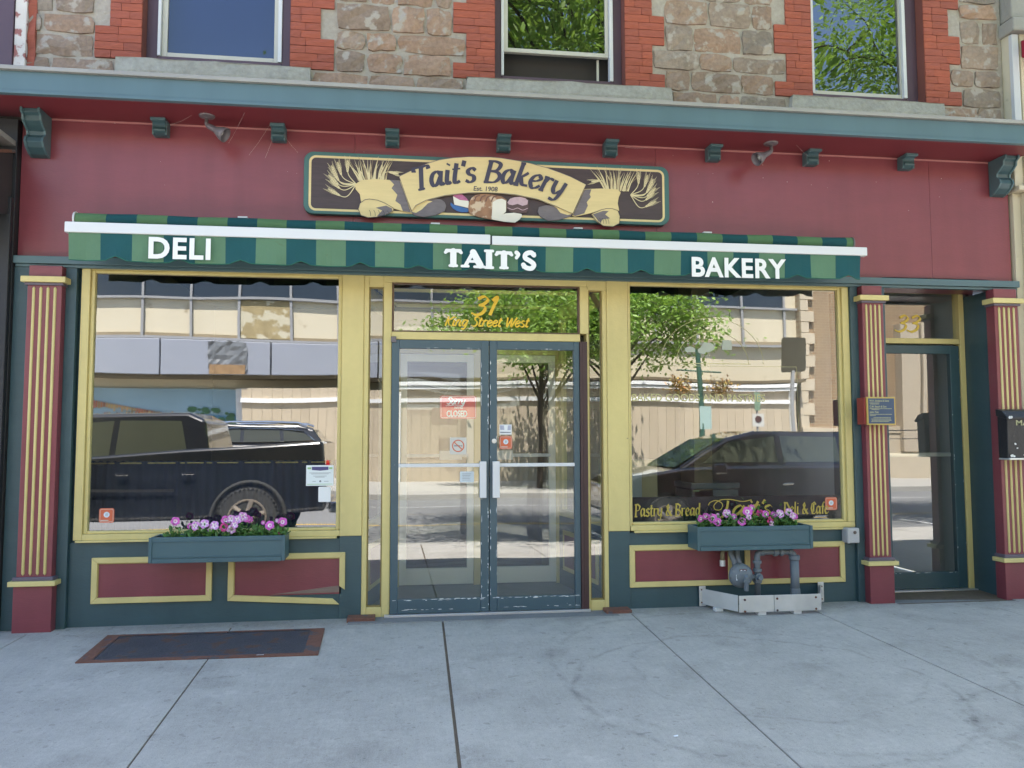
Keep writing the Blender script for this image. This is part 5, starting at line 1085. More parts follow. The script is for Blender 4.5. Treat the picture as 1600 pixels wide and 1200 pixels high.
# interior furniture glimpsed through window two
fz = thing('chest_freezer', 'pale chest freezer standing inside the shop behind the right window', 'freezer', (3.05, 1.7, 0))
q = MB(); q.box(2.83, 3.32, 1.5, 2.0, -.04, .82); q.box(2.82, 3.33, 1.49, 2.01, .825, .885); q.build('cabinet', mat('pale_freezer_enamel', (.26, .30, .30), .4), fz, .01); MB().box(2.84, 2.90, 1.484, 1.49, .80, .815).build('badge', limeink, fz)
sc = thing('shelf_unit', 'pale cream shelf unit inside the shop at the left of the right window', 'shelf', (2.1, 1.0, 0))
q = MB(); q.box(1.80, 2.27, .85, 1.2, -.04, 1.14); q.build('cabinet', mat('cream_laminate', (.42, .38, .22), .6), sc, .006); MB().box(1.84, 2.12, .842, .85, .60, 1.02).build('door_panel', mat('pale_blue_panel', (.42, .48, .50), .5), sc, .003)
# ---- cellar hatch -----------------------------------------------------------
ht = thing('cellar_hatch', 'dark steel cellar hatch with a rusty frame set in the pavement before the left window', 'hatch', (-1.29, -.62, -.02))
def lp(x, y, h): return (x, y, gz(x, y)+h)
q = MB()
Q = [(-2.045, -.285), (-.572, -.300), (-.548, -.955), (-2.01, -.925)]; I = [(-1.955, -.325), (-.665, -.335), (-.645, -.905), (-1.925, -.885)]
for k in range(4): a, b, c, d = Q[k], Q[(k+1) % 4], I[(k+1) % 4], I[k]; q.add([lp(*a, .008), lp(*b, .008), lp(*c, .008), lp(*d, .008), lp(*a, -.02), lp(*b, -.02)], [(0, 1, 2, 3), (0, 4, 5, 1)])
q.build('rusty_frame', rust, ht)
q = MB(); q.add([lp(*p, .005) for p in I], [(0, 1, 2, 3)])
hp = q.build('steel_plate', plate, ht)
q = MB()
for i in range(42):
    for j in range(18):
        x = -1.93+i*.0305+(j % 2)*.015; y = -.345-j*.031; s = 1 if (i+j) % 2 else -1
        if -1.93 < x < -.67: q.add([lp(x-.009*s, y-.006, .0068), lp(x, y+.001, .0075), lp(x+.009*s, y+.007, .0068), lp(x, y-.003, .0075)], [(0, 1, 2, 3)])
q.build('tread_pattern', plate, hp)
q = MB(); q.add([lp(-.93, -.93, .012), lp(-.885, -.928, .012), lp(-.885, -.936, .012), lp(-.93, -.938, .012)], [(0, 1, 2, 3)]); tag(q.build('paper_scrap', paper, loc=(-.9, -.93, 0)), 'tiny white paper scrap on the edge of the cellar hatch', 'litter')
q = MB(); q.add([lp(1.25, -2.52, .003), lp(1.275, -2.518, .006), lp(1.272, -2.53, .003), lp(1.252, -2.532, .003)], [(0, 1, 2, 3)]); tag(q.build('paper_scrap', paper, loc=(1.26, -2.52, -.04)), 'tiny white paper scrap lying on the open pavement', 'litter')
tag(MB().lathe([(.045, 0), (.045, .004), (.03, .006)], (4.72, -1.12, gz(4.72, -1.12)), 'z', 20).build('valve_cover', rust, loc=(4.72, -1.12, -.03)), 'small round rusty valve cover in the pavement at the right edge', 'valve cover')

# ================================================================== NEIGHBOURS
nl = thing('neighbour_shop', 'near black shopfront with a dark fabric canopy adjoining the bakery at the left edge', 'building', (-6, 0, 0))
blk = mat('black_shop_paint', (.016, .017, .020), .55, var=.25, vs=4, bump=.3, bs=20)
q = MB(); q.box(-10, -2.862, -.06, .4, -.2, 3.70); q.box(-10, -3.45, .0, .4, 3.7, 7.0); q.build('black_wall', blk, nl, .004)
q = MB(); q.box(-2.99, -2.865, -.11, -.06, -.2, 3.1); q.build('black_post', blk, nl, .006)
q = MB(); q.box(-10, -2.87, -.34, -.06, 3.49, 3.53); q.build('grey_ledge', flash, nl, .004)
q = MB(); q.prismx([(-.06, 3.45), (-.50, 3.30), (-.50, 2.86), (-.06, 2.98)], -10, -2.885); cn = q.build('canopy', mat('dark_brown_canopy', (.035, .028, .030), .7, var=.25, vs=3, bump=.3, bs=12), nl, .006)
q = MB(); q.prismx([(-.06, 3.465), (-.52, 3.31), (-.52, 3.285), (-.06, 3.44)], -10, -2.872); q.build('canopy_edge', rust, cn)
q = MB(); q.box(-10, -3.7, -.075, -.06, .5, 2.6); q.build('shop_pane', mat('dark_shop_glass', (.02, .02, .025), .05), nl)
nr = thing('neighbour_building', 'cream painted building with a grey stone corner and crimson canopy at the right edge', 'building', (6, 0, 0))
crm = mat('cream_masonry_paint', (.56, .50, .37), .7, var=.08, vs=1.5, bump=.3, bs=12, dirt=(.42, .36, .26), ds=5, dt=.66)
q = MB(); q.box(5.225, 5.30, -.03, .4, -.2, 3.46); q.box(5.215, 5.30, -.075, .4, 3.50, 4.9); q.box(5.30, 9, -.10, .4, -.2, 3.46); q.box(5.30, 9, -.10, .4, 3.5, 4.9); q.box(5.23, 9, -.04, .4, 4.9, 7.4); q.build('cream_wall', crm, nr, .006)
q = MB(); q.box(5.205, 9, -.13, .4, 3.46, 3.50); q.build('string_course', crm, nr, .006)
q = MB(); q.box(5.212, 5.275, -.115, -.075, 3.94, 4.85); q.build('pale_grey_corner', mat('pale_grey_paint', (.52, .53, .55), .7, var=.06), nr, .003)
q = MB(); q.box(5.19, 9, -.17, .4, 4.86, 4.98); q.box(5.22, 9, -.12, .4, 5.0, 5.25); q.box(5.24, 9, -.08, .4, 5.28, 5.55); q.build('stone_ledge', mat('grey_ledge_stone', (.30, .29, .26), .9, var=.2, bump=.5), nr, .012)
q = MB()
for k in range(9): q.prismx([(-.11, 4.80-.0*k), (-.30, 4.72), (-.30, 4.60), (-.11, 4.64)], 5.30+k*.06, 5.352+k*.06)
q.build('crimson_canopy', mat('crimson_canvas', (.28, .01, .03), .7), nr, .01)

# ================================================================== ACROSS THE STREET (seen in the glass)
ob = thing('office_block', 'long beige panelled office block with grey metal fascia across the street', 'building', (0, -24, 0))
bg_ = mat('beige_panel', (.62, .55, .40), .7, var=.08, vs=.8, dirt=(.38, .31, .2), ds=1.6, dt=.66)
q = MB(); q.box(-40, 14.1, -33, -21.2, -.1, 9.4); q.build('wall', bg_, ob)
mul = mat('grey_mullion', (.30, .30, .30), .5)
q = MB()
x = -38.89
while x < 14: q.box(x-.04, x+.04, -21.2, -21.08, 4.62, 8.6); x += 1.59
q.box(-40, 14.1, -21.2, -21.05, 5.98, 6.06); q.box(-40, 14.1, -21.2, -21.05, 7.3, 7.4); q.box(-40, 14.1, -21.2, -21.02, 4.6, 4.68); q.build('mullion_grid', mul, ob)
q = MB(); x = -38.89
while x < 12.4:
    q.box(x+.04, x+1.55, -21.2, -21.16, 6.06, 7.3); x += 1.59
q.build('window_band', mat('dark_office_glass', (.025, .035, .05), .08), ob)
q = MB(); q.box(-40, 14.1, -21.2, -21.17, 4.68, 4.80); q.build('panel_foot', mat('rust_stained_panel', (.30, .24, .15), .8, var=.3, vs=3), ob)
q = MB(); x = -39
while x < 2: q.box(x, x+3.42, -21.2, -20.3, 3.40, 4.50); x += 3.46
gf = q.build('grey_fascia', mat('grey_metal_fascia', (.30, .32, .37), .45, var=.08, vs=1), ob, .02)
q = MB(); jblock(q, -6.3, -5.1, 3.44, 4.48, -20.3, -20.27, j=.02, nx=9, nz=7, rough=.03); q.build('crumpled_sheet', mat('crumpled_metal', (.17, .18, .19), .35, var=.3), gf)
MB().box(-6.25, -5.15, -20.32, -20.235, 3.42, 3.72).build('torn_opening', mat('torn_brown_board', (.30, .19, .10), .9, var=.5, vs=5), gf)
q = MB(); q.box(-5.46, -3.95, -21.2, -21.14, 4.72, 5.95); q.build('weathered_panel', mat('weathered_panel', (.34, .27, .14), .9, var=.4, vs=3, dirt=(.55, .5, .36), ds=2.5, dt=.5), ob)
q = MB(); q.box(-40, 14.1, -21.3, -20.4, 3.30, 3.40); q.build('soffit', mat('brown_soffit', (.13, .10, .06), .8), ob)
mu = MB(); mu.box(-12.5, -5.55, -21.2, -21.12, .9, 2.98); mu.build('mural_board', mat('mural_sky_blue', (.28, .42, .50), .7, var=.2, vs=1), ob)
q = MB(); q.box(-12.5, -5.55, -21.12, -21.10, .9, 2.1); q.build('mural_sea', mat('mural_sea_blue', (.10, .28, .42), .7, var=.3, vs=2), ob)
rr = random.Random(8); q = MB()
for k in range(60): x = -7.1+rr.uniform(0, 1.45); z = 1.2+rr.uniform(0, 1.1); r = rr.uniform(.05, .16); q.sheet([(x+r*math.cos(a), z+r*.7*math.sin(a)) for a in (0, 1, 2, 3, 4, 5)], -21.09+.0004*k)
q.build('mural_trees', mat('mural_green', (.06, .16, .08), .8, var=.4, vs=4), ob)
q = MB()
for k in range(40): x = -10.2+k*.075; z = 2.62-.016*k; q.box(x, x+.055, -21.09, -21.08, z-rr.uniform(.05, .25), z)
for k in range(40): x = -10.2+k*.07; q.box(x, x+.04, -21.09, -21.08, 1.95, 2.05+rr.uniform(.05, .18))
for k in range(70): x = -7.2+rr.uniform(0, 1.6); z = 1.0+rr.uniform(0, .35); q.box(x, x+.03, -21.07, -21.06, z, z+.12)
q.build('mural_houses', mat('mural_ochre', (.50, .38, .16), .7, island=.5, col2=(.45, .12, .08)), ob)
q = MB(); q.box(-5.55, -5.32, -21.2, -20.9, -.05, 3.0); q.build('white_post', white, ob)
hd = thing('hoarding', 'long tan boarded hoarding with two white rails across the street', 'hoarding', (4, -20.4, 0))
q = MB(); tb = mat('tan_board', (.50, .42, .31), .75, var=.10, vs=2, island=.05, col2=(.48, .40, .29)); x = -5.28
while x < 13.5: q.box(x, x+.295, -20.5, -20.44, -.05, 3.0); x += .302
q.build('boards', tb, hd)
q = MB(); q.box(-5.3, 13.6, -20.44, -20.36, 2.54, 2.68); q.box(-.3, 13.7, -20.55, -20.30, 3.0, 3.09); q.box(-.3, 13.7, -20.55, -20.26, 3.12, 3.25); q.box(13.45, 13.62, -20.46, -20.34, -.05, 3.0); q.box(-.35, -.2, -20.46, -20.34, -.05, 2.9); q.build('white_rail', white, hd)
bk = bpy.data.materials.new('buff_brickwork'); bk.use_nodes = True; n_ = bk.node_tree.nodes; tb_ = n_.new('ShaderNodeTexBrick'); mp_ = n_.new('ShaderNodeMapping'); g_ = n_.new('ShaderNodeNewGeometry')
mp_.inputs['Rotation'].default_value = (R(90), 0, 0); bk.node_tree.links.new(g_.outputs['Position'], mp_.inputs[0]); bk.node_tree.links.new(mp_.outputs[0], tb_.inputs[0]); bk.node_tree.links.new(tb_.outputs[0], n_['Principled BSDF'].inputs['Base Color'])
tb_.inputs['Scale'].default_value = 1; tb_.inputs['Brick Width'].default_value = .3; tb_.inputs['Row Height'].default_value = .1; tb_.inputs['Mortar Size'].default_value = .012
tb_.inputs[1].default_value = (.30, .19, .10, 1); tb_.inputs[2].default_value = (.24, .15, .085, 1); tb_.inputs[3].default_value = (.36, .30, .2, 1); n_['Principled BSDF'].inputs['Roughness'].default_value = .9
b2 = thing('brick_hall', 'buff brick hall with pale stone quoins and ramp wall across the street', 'building', (22, -26, 0))
lime = mat('pale_limestone', (.52, .44, .32), .85, var=.12, vs=2, fine=.1, fs=20)
q = MB(); q.box(14.1, 40, -34, -20.9, -.1, 10); q.build('wall', bk, b2)
q = MB(); z = 1.75; k = 0
while z < 9.8: q.box(14.1, 14.42+(.22 if k % 2 else 0), -20.9, -20.78, z, z+.40); z += .42; k += 1
q.box(14.1, 30, -20.9, -20.7, 1.5, 1.75); q.box(14.1, 30, -20.9, -20.74, -.1, 1.5); q.build('stone_trim', lime, b2, .01)
q = MB(); q.box(18.2, 18.9, -20.9, -20.5, .8, 5.6); q.box(18.95, 19.1, -20.9, -20.4, .8, 5.6); q.build('carved_column', mat('carved_stone', (.5, .42, .31), .9, var=.4, vs=18, bump=1, bs=20), b2, .01)
q = MB(); q.box(16.9, 17.5, -20.9, -20.82, 2.0, 4.4); q.build('hall_window', mat('dark_office_glass'), b2); q = MB(); q.box(16.8, 17.6, -20.9, -20.75, 4.4, 4.6); q.box(16.8, 17.6, -20.9, -20.75, 1.85, 2.0); q.build('window_lintel', lime, b2)
rw = thing('retaining_wall', 'low concrete ramp wall with thin iron railing before the brick hall', 'wall', (18, -18.5, 0))
q = MB(); q.box(14.5, 24, -18.9, -18.5, -.1, .75); q.build('wall', lime, rw, .02)
q = MB(); q.tube([(14.5, -18.7, 1.55), (24, -18.7, 1.7)], .02, 6); q.tube([(14.5, -18.7, 1.25), (24, -18.7, 1.4)], .015, 6)
for x in (15, 17.7, 20.4, 23): q.tube([(x, -18.7, .7), (x, -18.7, 1.62)], .02, 6)
q.build('railing', black, rw)

# ---- street trees ------------------------------------------------------------
leaf_l = mat('honey_locust_leaf', (.15, .27, .045), .55, island=.3, col2=(.24, .38, .07), var=.1)
_n = leaf_l.node_tree; _t = _n.nodes.new('ShaderNodeBsdfTranslucent'); _t.inputs[0].default_value = (.30, .48, .06, 1); _m = _n.nodes.new('ShaderNodeMixShader'); _m.inputs[0].default_value = .35
_o = [k for k in _n.nodes if k.type == 'OUTPUT_MATERIAL'][0]; _n.links.new(_n.nodes['Principled BSDF'].outputs[0], _m.inputs[1]); _n.links.new(_t.outputs[0], _m.inputs[2]); _n.links.new(_m.outputs[0], _o.inputs[0])
bark = mat('bark', (.06, .045, .035), .9, var=.3, vs=9, bump=.6)
def tree(x, y, h, cz, rx, ry, rz, n, label, seed, ls=.09, droop=.25, ox=0.0, oy=0.0):
    rr = random.Random(seed); t = thing('street_tree', label, 'tree', (x, y, -.1), 'street trees')
    q = MB(); q.tube([(x, y, -.1), (x+.05, y, 1.2), (x-.03, y+.04, h), (x+.1, y, cz)], [.13, .11, .09, .05], 10); tips = []
    for k in range(26):
        a = rr.uniform(0, 6.28); el = rr.uniform(-.35, 1.2); z0 = rr.uniform(h*.9, cz+.3); p0 = Vector((x+.03, y, z0)); f = rr.uniform(.55, 1)
        p2 = Vector((x+ox+rx*math.cos(a)*math.cos(el)*f, y+oy+ry*math.sin(a)*math.cos(el)*f, cz+rz*math.sin(el)*f)); p1 = p0.lerp(p2, .5)+Vector((0, 0, .25)); q.tube([p0, p1, p2], [.045, .026, .008], 5)
        tips.append((p1, p2))
        for j in range(3):
            s = p1.lerp(p2, rr.uniform(.1, .9)); e = s+Vector((rr.uniform(-1, 1), rr.uniform(-1, 1), rr.uniform(-.5, .6)))*rx*.28; q.tube([s, e], [.014, .004], 4); tips.append((s, e))
    q.build('trunk', bark, t)
    q = MB()
    clumps = [a.lerp(b, rr.uniform(.35, 1.1)) for a, b in tips for _ in range(2)]
    for k in range(n):
        c = rr.choice(clumps); s = rx*.13; p = c+Vector((rr.gauss(0, s), rr.gauss(0, s), rr.gauss(0, s*.55)-abs(rr.gauss(0, droop*.4))))
        d = Vector((rr.uniform(-1, 1), rr.uniform(-1, 1), rr.uniform(-.9, .3))).normalized(); b = d.cross(Vector((rr.uniform(-1, 1), rr.uniform(-1, 1), 1))).normalized(); L = ls*rr.uniform(.7, 1.6); w_ = ls*.28
        q.add([p, p+d*L*.5+b*w_, p+d*L, p+d*L*.5-b*w_], [(0, 1, 2, 3)])
    q.build('crown', leaf_l, t)
tree(3.85, -16.6, 2.0, 4.3, 3.2, 2.4, 1.9, 13000, 'honey locust tree with slim dark trunk across the street, before the hoarding', 51, .15)
tree(6.15, -16.9, 2.6, 4.9, 3.5, 2.4, 1.8, 11000, 'honey locust tree across the street beside the green lamp post', 52, .15)
tree(3.02, -5.42, 3.0, 7.3, 4.0, 3.2, 2.5, 24000, 'tall honey locust at the near kerb, its leaves reflected in the upper windows', 53, .10, .1, -1.0, .9)
tree(9.6, -5.45, 3.0, 8.2, 3.7, 2.6, 3.0, 22000, 'large honey locust at the near kerb to the right, reflected in the right upper window', 54, .10, .1)
# ---- lamp post and signs -------------------------------------------------------
lpz = thing('lamp_post', 'dark green street lamp post hung with flower baskets across the street', 'lamp post', (8.06, -15, -.05))
gp = mat('lamp_post_green', (.02, .09, .07), .4)
q = MB(); q.tube([(8.06, -15, -.05), (8.06, -15, .3), (8.06, -15, 1.3), (8.06, -15, 3.75)], [.14, .12, .075, .06], 12); q.tube([(7.45, -15, 3.2), (8.65, -15, 3.2)], .02, 6); q.build('post', gp, lpz)
MB().box(7.98, 8.30, -14.95, -14.93, 1.55, 2.2).build('banner', mat('pale_green_banner', (.35, .48, .45), .7), lpz)
for sx in (-1, 1):
    q = MB(); rr = random.Random(5+sx)
    for k in range(420): leaf(q, (8.06+sx*.55+rr.gauss(0, .16), -15+rr.gauss(0, .16), 2.72+rr.gauss(0, .13)), rr, .05)
    q.build('hanging_basket', mat('basket_greenery', (.22, .24, .05), .7, island=.5, col2=(.5, .22, .06)), lpz)
tr_ = thing('traffic_sign', 'large dark rectangular sign on a grey pole across the street', 'sign', (12.35, -18, -.05))
q = MB(); q.tube([(12.35, -18, -.05), (12.35, -18, 3.5)], .07, 8); q.build('pole', mul, tr_); MB().prism(rrect(11.92, 12.78, 3.45, 4.55, .08), -18.0, -17.95).build('panel', mat('dark_brown_panel', (.05, .04, .02), .5), tr_)
ps = thing('parking_sign', 'small parking sign on a thin pole across the street', 'sign', (9.77, -15.2, -.05))
q = MB(); q.tube([(9.77, -15.2, -.05), (9.77, -15.2, 2.7)], .03, 8); q.build('pole', mul, ps); MB().box(9.60, 9.96, -15.16, -15.15, 1.62, 2.0).build('panel', palep, ps); q = MB(); q.lathe([(.10, 0), (.10, .01)], (9.78, -15.149, 1.84), 'y', 16); q.build('sign_disc', mat('dark_disc', (.08, .03, .03), .5), ps)
q = MB(); q.box(9.68, 9.86, -15.16, -15.15, 2.1, 2.65); q.build('upper_panel', mat('green_panel', (.2, .3, .2), .6), ps)

# ---- vehicles -----------------------------------------------------------------
paint = mat('black_car_paint', (.012, .014, .018), .18, var=.05, coat=1.0)
paintb = mat('dark_maroon_car_paint', (.014, .008, .010), .18, var=.05, coat=1.0)
cg = mat('car_glass', (.045, .05, .036), .03, var=.02, spec=.8)
tyre = mat('tyre_rubber', (.035, .035, .033), .85, var=.2, bump=.4); rimm = mat('alloy_rim', (.35, .30, .25), .35, metal=.6); chrome = mat('chrome', (.75, .75, .75), .12, metal=1.0)
lred = mat('tail_lamp_red', (.45, .01, .01), .2); lwh = mat('headlamp_glass', (.6, .6, .6), .15)
mat('wheel_well_black', (.004, .004, .004), .95)
def wheel(parent, cx, cy, r, wd, side):
    o = MB()
    o.lathe([(r*.62, -wd/2), (r*.95, -wd/2), (r, -wd*.38), (r, wd*.38), (r*.95, wd/2), (r*.62, wd/2)], (cx, cy, r-.2), 'y', 40)
    for k in range(44):
        a = 6.2832*k/44
        for s in (-1, 1): c = Vector((cx+math.cos(a)*r*.985, cy+s*wd*.45, r-.2+math.sin(a)*r*.985)); o.lathe([(.018, -.02), (.018, .02)], c, 'y', 4)
    w_ = o.build('wheel', tyre, parent)
    o = MB(); yy = cy+side*wd*.40
    o.lathe([(r*.63, -.02), (r*.63, .02)], (cx, yy-side*.03, r-.2), 'y', 28)
    o.build('rim', mat('wheel_well_black'), w_)
    o = MB(); o.tube([(cx+math.cos(6.2832*k/28)*r*.6, yy+side*.02, r-.2+math.sin(6.2832*k/28)*r*.6) for k in range(29)], .018, 6, caps=False); o.build('rim_edge', rimm, w_)
    o = MB()
    for k in range(6):
        a = 6.2832*k/6+.3; o.tube([(cx, yy+side*.03, r-.2), (cx+math.cos(a)*r*.58, yy+side*.02, r-.2+math.sin(a)*r*.58)], [.05, .035], 6)
    o.build('spokes', rimm, w_)
def car(name, label, body, cabin, glasses, x0, yA, yB, wheels, wr, p, ex, lights):
    """body, cabin: side silhouettes (x from the nose, z); yA is the kerb side (towards the shop)"""
    t = thing(name, label, 'truck' if 'truck' in name else 'car', (x0+2.4, (yA+yB)/2, -.2))
    T = lambda pts: [(x0+a, b-.2) for a, b in pts]
    o = MB().prism(T(body), yB, yA); bo = o.build('body', p, t, .06, smooth=False, seg=4)
    o = MB(); n = len(cabin); c = T(cabin); zt = max(z for _, z in c); zb = min(z for _, z in c); inn = .20; vs = []
    for y, s in ((yB, 1), (yA, -1)):
        for x, z in c: vs.append((x, y+s*(.05+inn*(z-zb)/(zt-zb)), z))
    o.add(vs, [tuple(range(n)), tuple(range(2*n-1, n-1, -1))] + [(i, i+n, (i+1) % n+n, (i+1) % n) for i in range(n)]); cb = o.build('cabin', p, t, .05, seg=3)
    for g in glasses:
        for y, s in ((yB, 1), (yA, -1)):
            o = MB(); f = [(x, y+s*(.05+inn*(z-zb)/(zt-zb))-s*.006, z) for x, z in T(g)]; o.add(f, [tuple(range(len(f)))]); o.build('side_window', cg, cb)
    i1 = next(k for k in range(1, n) if c[k][1] > zb+.72*(zt-zb)); a0, a1 = c[0], c[i1]; nx_, nz_ = -(a1[1]-a0[1]), (a1[0]-a0[0]); ln = math.hypot(nx_, nz_); o = MB(); f = []
    for (fr, k) in ((.12, 0), (.12, 1), (.93, 1), (.93, 0)):
        px_ = a0[0]+(a1[0]-a0[0])*fr+nx_/ln*.035; pz_ = a0[1]+(a1[1]-a0[1])*fr+nz_/ln*.035; ins = .12+inn*(pz_-zb)/(zt-zb); f.append((px_, (yA-ins) if k == 0 else (yB+ins), pz_))
    o.add(f, [(0, 1, 2, 3)]); o.build('windscreen', mat('windscreen_glass', (.05, .08, .11), .04, spec=1.0), cb)
    for wx in wheels:
        for y, s in ((yA, 1), (yB, -1)):
            o = MB(); o.lathe([(wr*1.17, -.02), (wr*1.17, .004)], (x0+wx, y, wr-.2), 'y', 30); o.build('wheel_arch', mat('wheel_well_black', (.004, .004, .004), .95), bo)
            wheel(t, x0+wx, y-s*.04, wr, .22, s)
    for fn in ex: fn(t, bo)
    return t
# pickup parked at the near kerb, nose to the left
def tx(t, bo):
    q = MB(); q.box(-5.6+.0, -3.2, -5.38, -5.375, .62, .66); q.build('body_crease', mat('dark_trim', (.02, .02, .02), .4), bo)
    for z, a in ((.80, -3.95), (.80, -3.10)): MB().box(a, a+.16, -5.385, -5.36, z+.05, z+.08).build('door_handle', chrome, bo, .005)
    q = MB(); q.box(-1.13, -1.08, -5.55, -5.42, .72, 1.02); q.build('tail_lamp', lred, bo, .01)
    q = MB(); q.box(-1.12, -.95, -7.15, -5.55, .26, .42); q.build('rear_bumper', chrome, bo, .03)
    q = MB(); q.box(-5.35, -5.12, -5.32, -5.17, .95, 1.16); q.build('wing_mirror', paint, bo, .03)
    q = MB(); q.tube([(-2.2+.50*math.cos(R(a)), -5.42, .22+.50*math.sin(R(a))) for a in range(-5, 186, 10)], .03, 8); q.build('arch_flare', tyre, bo)
car('pickup_truck', 'black crew cab pickup truck parked at the near kerb left of the camera',
    [(0, .45), (.02, 1.05), (.25, 1.18), (1.35, 1.24), (5.88, 1.50), (5.92, .95), (5.90, .50), (4.9, .42), (1.0, .40)],
    [(1.25, 1.15), (2.05, 1.80), (2.35, 1.90), (3.95, 1.90), (4.18, 1.80), (4.28, 1.2)],
    [[(1.75, 1.32), (2.12, 1.74), (2.95, 1.80), (2.95, 1.30)], [(3.03, 1.30), (3.03, 1.80), (3.85, 1.78), (3.98, 1.30)]],
    -7.05, -5.42, -7.3, [1.05, 4.85], .42, paint, [tx], None)
def sx_(t, bo):
    for yy in (-11.46, -12.94):
        q = MB(); q.tube([(-4.15, yy, 1.60), (-3.75, yy, 1.71), (-3.0, yy, 1.735), (-2.35, yy, 1.70), (-2.15, yy, 1.63)], .026, 6); q.build('roof_rail', chrome, bo)
    q = MB(); q.tube([(-4.62, -11.36, 1.255), (-4.20, -11.46, 1.54), (-3.6, -11.49, 1.585), (-2.7, -11.49, 1.575), (-2.2, -11.46, 1.5), (-1.95, -11.38, 1.29), (-4.62, -11.36, 1.255)], .013, 5); q.build('window_trim', chrome, bo)
    q = MB(); q.box(-1.73, -1.68, -11.9, -11.4, .95, 1.15); q.build('tail_lamp', lred, bo, .01)
    q = MB(); q.box(-6.26, -6.22, -11.9, -11.4, .7, .85); q.build('headlamp', lwh, bo, .01)
car('suv', 'black estate suv with silver roof rails driving on the far side of the street',
    [(0, .5), (.02, 1.05), (.3, 1.25), (1.4, 1.40), (4.5, 1.44), (4.56, 1.2), (4.55, .5), (3.9, .4), (.8, .4)],
    [(1.3, 1.35), (2.0, 1.76), (2.4, 1.87), (3.9, 1.86), (4.25, 1.74), (4.52, 1.40)],
    [[(1.7, 1.47), (2.08, 1.72), (2.7, 1.77), (2.7, 1.47)], [(2.77, 1.47), (2.77, 1.77), (3.5, 1.76), (3.55, 1.47)], [(3.62, 1.47), (3.58, 1.75), (4.0, 1.70), (4.28, 1.50)]],
    -6.25, -11.3, -13.1, [.9, 3.65], .38, paint, [sx_], None)
def vx(t, bo):
    q = MB(); q.box(3.02, 3.06, -5.9, -5.45, .45, .65); q.build('headlamp', lwh, bo, .01)
    q = MB(); q.box(4.55, 4.75, -5.32, -5.18, .80, .95); q.build('wing_mirror', paintb, bo, .03)
    MB().box(5.72, 5.90, -5.40, -5.375, .62, .65).build('door_handle', chrome, bo, .005); MB().box(6.9, 7.08, -5.40, -5.375, .62, .65).build('door_handle', chrome, bo, .005)
car('minivan', 'dark maroon minivan parked at the near kerb right of the camera',
    [(0, .40), (.02, .80), (.35, .99), (1.15, 1.10), (4.75, 1.14), (4.82, .9), (4.8, .4), (4.2, .33), (.8, .33)],
    [(.95, 1.02), (1.45, 1.32), (1.85, 1.52), (2.35, 1.63), (4.2, 1.66), (4.6, 1.55), (4.78, 1.1)],
    [[(1.45, 1.16), (1.85, 1.45), (2.65, 1.55), (2.65, 1.16)], [(2.75, 1.16), (2.75, 1.56), (3.7, 1.57), (3.7, 1.16)], [(3.78, 1.16), (3.78, 1.57), (4.3, 1.54), (4.6, 1.16)]],
    3.05, -5.42, -7.25, [.85, 3.85], .34, paintb, [vx], None)
def wx(t, bo):
    q = MB(); q.box(14.62, 14.66, -11.2, -10.7, .45, .68); q.build('headlamp', lwh, bo, .01)
car('sedan', 'white sedan driving far to the right on the street',
    [(0, .40), (.02, .72), (.35, .86), (1.25, .96), (4.4, 1.0), (4.6, .9), (4.6, .4), (4.0, .3), (.8, .3)],
    [(1.1, .9), (1.85, 1.36), (2.2, 1.43), (3.2, 1.42), (4.1, .98)],
    [[(1.55, 1.0), (1.95, 1.33), (2.5, 1.36), (2.5, 1.0)], [(2.58, 1.0), (2.58, 1.36), (3.15, 1.34), (3.6, 1.02)]],
    14.6, -10.6, -12.4, [.85, 3.7], .33, mat('white_car_paint', (.7, .7, .7), .2, coat=1.0), [wx], None)


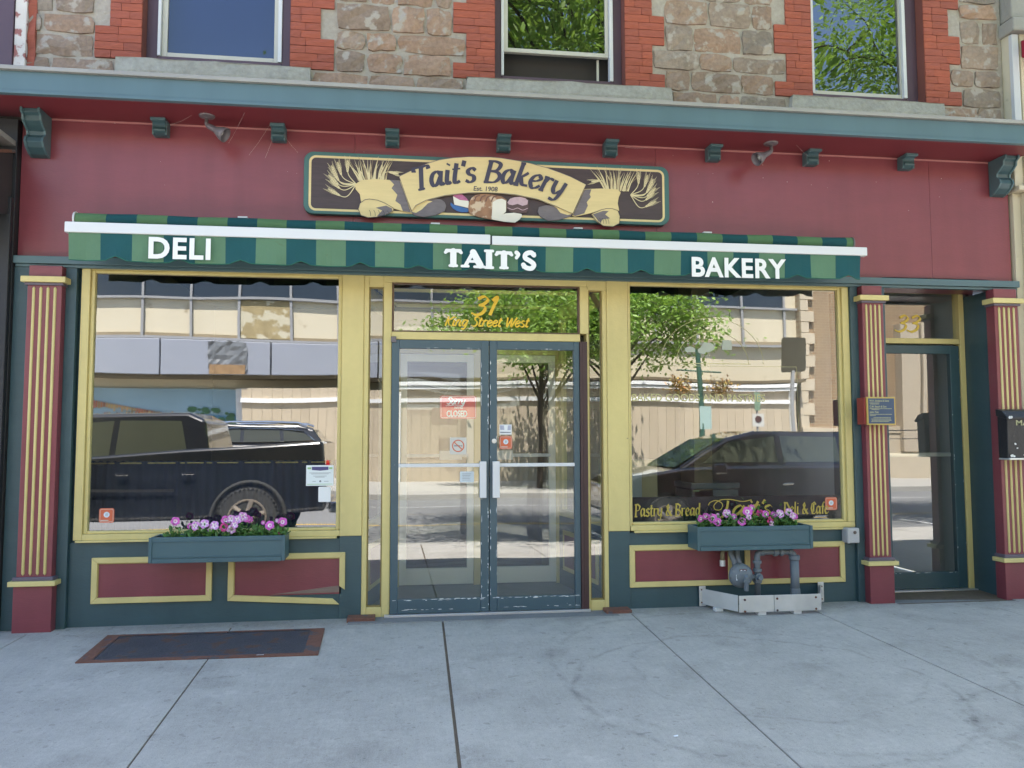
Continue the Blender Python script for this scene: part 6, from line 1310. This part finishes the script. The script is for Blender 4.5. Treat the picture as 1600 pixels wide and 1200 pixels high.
# ---- pieces that stand apart become parts of their own -------------------------
def split_loose(o):
    me = o.data; n = len(me.vertices); par = list(range(n))
    def find(a):
        while par[a] != a: par[a] = par[par[a]]; a = par[a]
        return a
    for p in me.polygons:
        v = list(p.vertices); r0 = find(v[0])
        for k in v[1:]:
            q = find(k)
            if q != r0: par[q] = r0
    comp = {}
    for i in range(n): comp.setdefault(find(i), []).append(i)
    cl = []
    for ids in comp.values():
        co = [me.vertices[i].co for i in ids]; cl.append([[min(c[k] for c in co) for k in range(3)], [max(c[k] for c in co) for k in range(3)], set(ids)])
    i = 0
    while i < len(cl):                                     # pieces that touch stay together
        j = i+1; hit = False
        while j < len(cl):
            a, b = cl[i], cl[j]
            if all(a[0][k] <= b[1][k]+.004 and b[0][k] <= a[1][k]+.004 for k in range(3)):
                cl[i] = [[min(a[0][k], b[0][k]) for k in range(3)], [max(a[1][k], b[1][k]) for k in range(3)], a[2] | b[2]]; cl.pop(j); hit = True
            else: j += 1
        if not hit: i += 1
    if not 2 <= len(cl) <= 16: return
    for c in cl[1:] + cl[:1]:
        ids = sorted(c[2]); mp = {v: k for k, v in enumerate(ids)}
        ps = [p for p in me.polygons if p.vertices[0] in c[2]]
        m2 = bpy.data.meshes.new(me.name); m2.from_pydata([tuple(me.vertices[v].co) for v in ids], [], [[mp[v] for v in p.vertices] for p in ps])
        for m in me.materials: m2.materials.append(m)
        for a, b in zip(m2.polygons, ps): a.material_index = b.material_index; a.use_smooth = b.use_smooth
        m2.update()
        if c is cl[0]: o.data = m2
        else:
            o2 = o.copy(); o2.data = m2; C.objects.link(o2)
SPLIT = ('teal_boards', 'stall_riser', 'yellow_post', 'capital', 'capital_moulding', 'storm_track', 'pilaster', 'entrance_frame', 'window_shelf', 'shop_floor', 'wall_flange', 'foot_block', 'roof_rail', 'end_cap', 'folding_arm', 'housing_bolts', 'rusty_bolt', 'flange_bolt', 'inner_door_frame', 'ceiling_moulding', 'pavement_edge_strip', 'painted_filling', 'black_wall', 'side_door_frame', 'mural_houses_', 'pull_handle', 'stone_ledge', 'grey_fascia', 'bracket_moulding', 'riser_pipe', 'panel_inner_bead', 'pipe_fitting', 'stone_trim', 'carved_column', 'back_wall', 'stair_hall', 'cream_wall', 'window_lintel')
for o in list(C.objects):
    if o.type == 'MESH' and o.name.split('.')[0] in SPLIT: split_loose(o)
